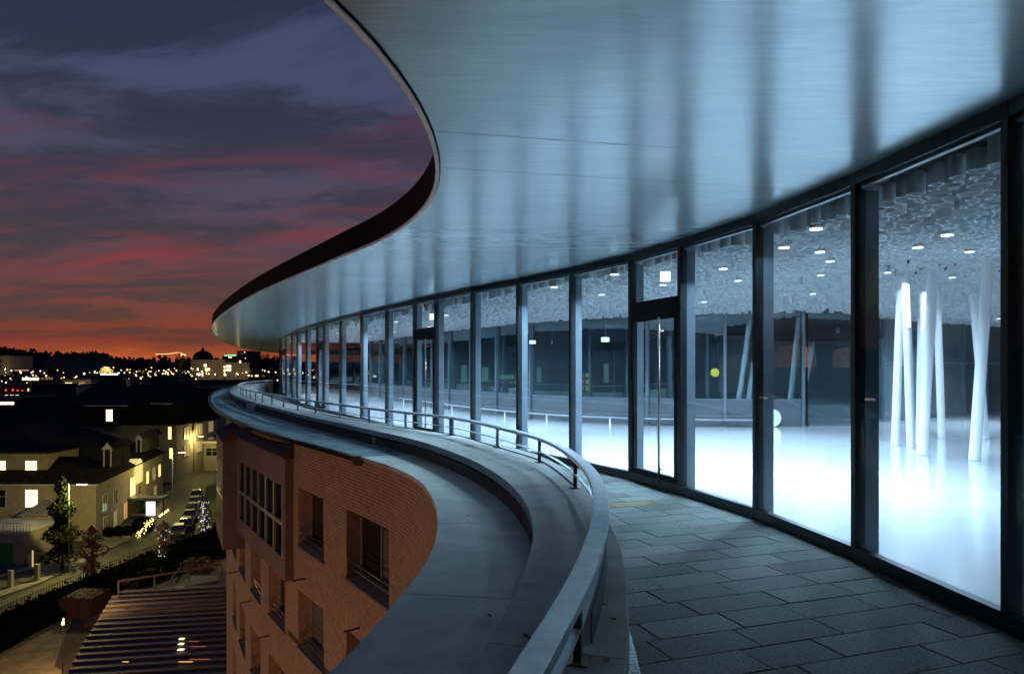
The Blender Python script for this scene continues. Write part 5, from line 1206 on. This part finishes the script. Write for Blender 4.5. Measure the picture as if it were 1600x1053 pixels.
# hills; their unseen left ends are raised to keep low sky off the glass
def ridge(name, pts, Y, dep, mt):
    xs = np.arange(pts[0][0], pts[-1][0], 1.5); ys = np.interp(xs, [p[0] for p in pts], [p[1] for p in pts]); k = MB(); vs = []
    for x, y in zip(xs, ys):
        a = at(x, y+rr.uniform(-.6, .6), Y); vs += [(a[0], Y-dep, GZ-1), (a[0], Y-dep*.35, (a[2]+GZ)*.55), a, (a[0], Y+dep, GZ-1)]
    n = len(xs); k.add(vs, [(i*4+j, (i+1)*4+j, (i+1)*4+j+1, i*4+j+1) for i in range(n-1) for j in range(3)]); return k.build(name, mt, kind='structure')
M_hill = mat('wooded_hill', (.022, .02, .014), .95, 0, .5, .03)
RP = [(-4200, 470), (-1600, 455), (-900, 480), (-400, 520), (-100, 541), (0, 548), (40, 551), (60, 554), (90, 556), (110, 555), (150, 554), (175, 560), (195, 563), (240, 565), (300, 566), (420, 565), (600, 566), (2400, 560)]
ridge('hills', RP, 1500, 300, M_hill)
ridge('near_hill', [(-4200, 520), (-900, 545), (-300, 566), (90, 572), (230, 570), (270, 567), (300, 571), (435, 570), (520, 572)], 800, 60, M_hill)
def treeline(x0, x1, pts, Y, n, s0, s1, name):
    k = MB()
    for i in range(n):
        x = rr.uniform(x0, x1); yb = float(np.interp(x, [p[0] for p in pts], [p[1] for p in pts])); s = rr.uniform(s0, s1); a = at(x, yb+rr.uniform(-.5, 3), Y+rr.uniform(-25, 25))
        for j in range(9):
            v = Vector((rr.gauss(0, .5), rr.gauss(0, .5), rr.gauss(0, .55)))*s; k.sphere((a[0]+v.x, a[1]+v.y, a[2]+v.z), s*rr.uniform(.18, .5), 5, 4, (1, 1, rr.uniform(.8, 1.5)))
    k.build(name, mat('far_woods', (.02, .017, .010), .95, 0, .4, .1), kind='stuff')
treeline(-60, 200, RP, 1480, 260, 3, 7, 'woods'); treeline(200, 440, [(200, 567), (240, 566), (300, 569), (440, 568)], 780, 90, 3, 6, 'woods')
# tall bare trees right of the slab tower and left of the palace
def fartree(px, yt, Y, w, lab):
    x, y, z = at(px, yt, Y); t = thing('far_bare_tree', lab, 'tree', (x, y, GZ)); k = MB().tube([(x, y, GZ), (x, y, GZ+(z-GZ)*.75)], .5, 6, .15); h = z-GZ
    for i in range(70):
        a = rr.uniform(0, 6.28); f = rr.uniform(.3, .8); b = Vector((x, y, GZ+h*f)); e = b+Vector((math.cos(a)*w*rr.uniform(.4, 1), math.sin(a)*w*.4, h*(1-f)*rr.uniform(.4, 1.0))); k.tube([b, e], .16, 4, .05)
        for j in range(3): e2 = b.lerp(e, rr.uniform(.4, 1)); k.tube([e2, e2+Vector((rr.gauss(0, 1.4), 0, rr.uniform(.5, 2.6)))], .07, 3, .03)
    k.build('trunk', M_bark, t)
fartree(407, 549, 500, 8, 'bare branching tree against the orange sky right of the slab tower'); fartree(424, 550, 500, 9, 'bare tree against the sky nearest the glass pavilion'); fartree(395, 556, 520, 5, 'small bare tree beside the slab tower')
fartree(280, 553, 600, 5, 'bare tree left of the domed palace under the crane')
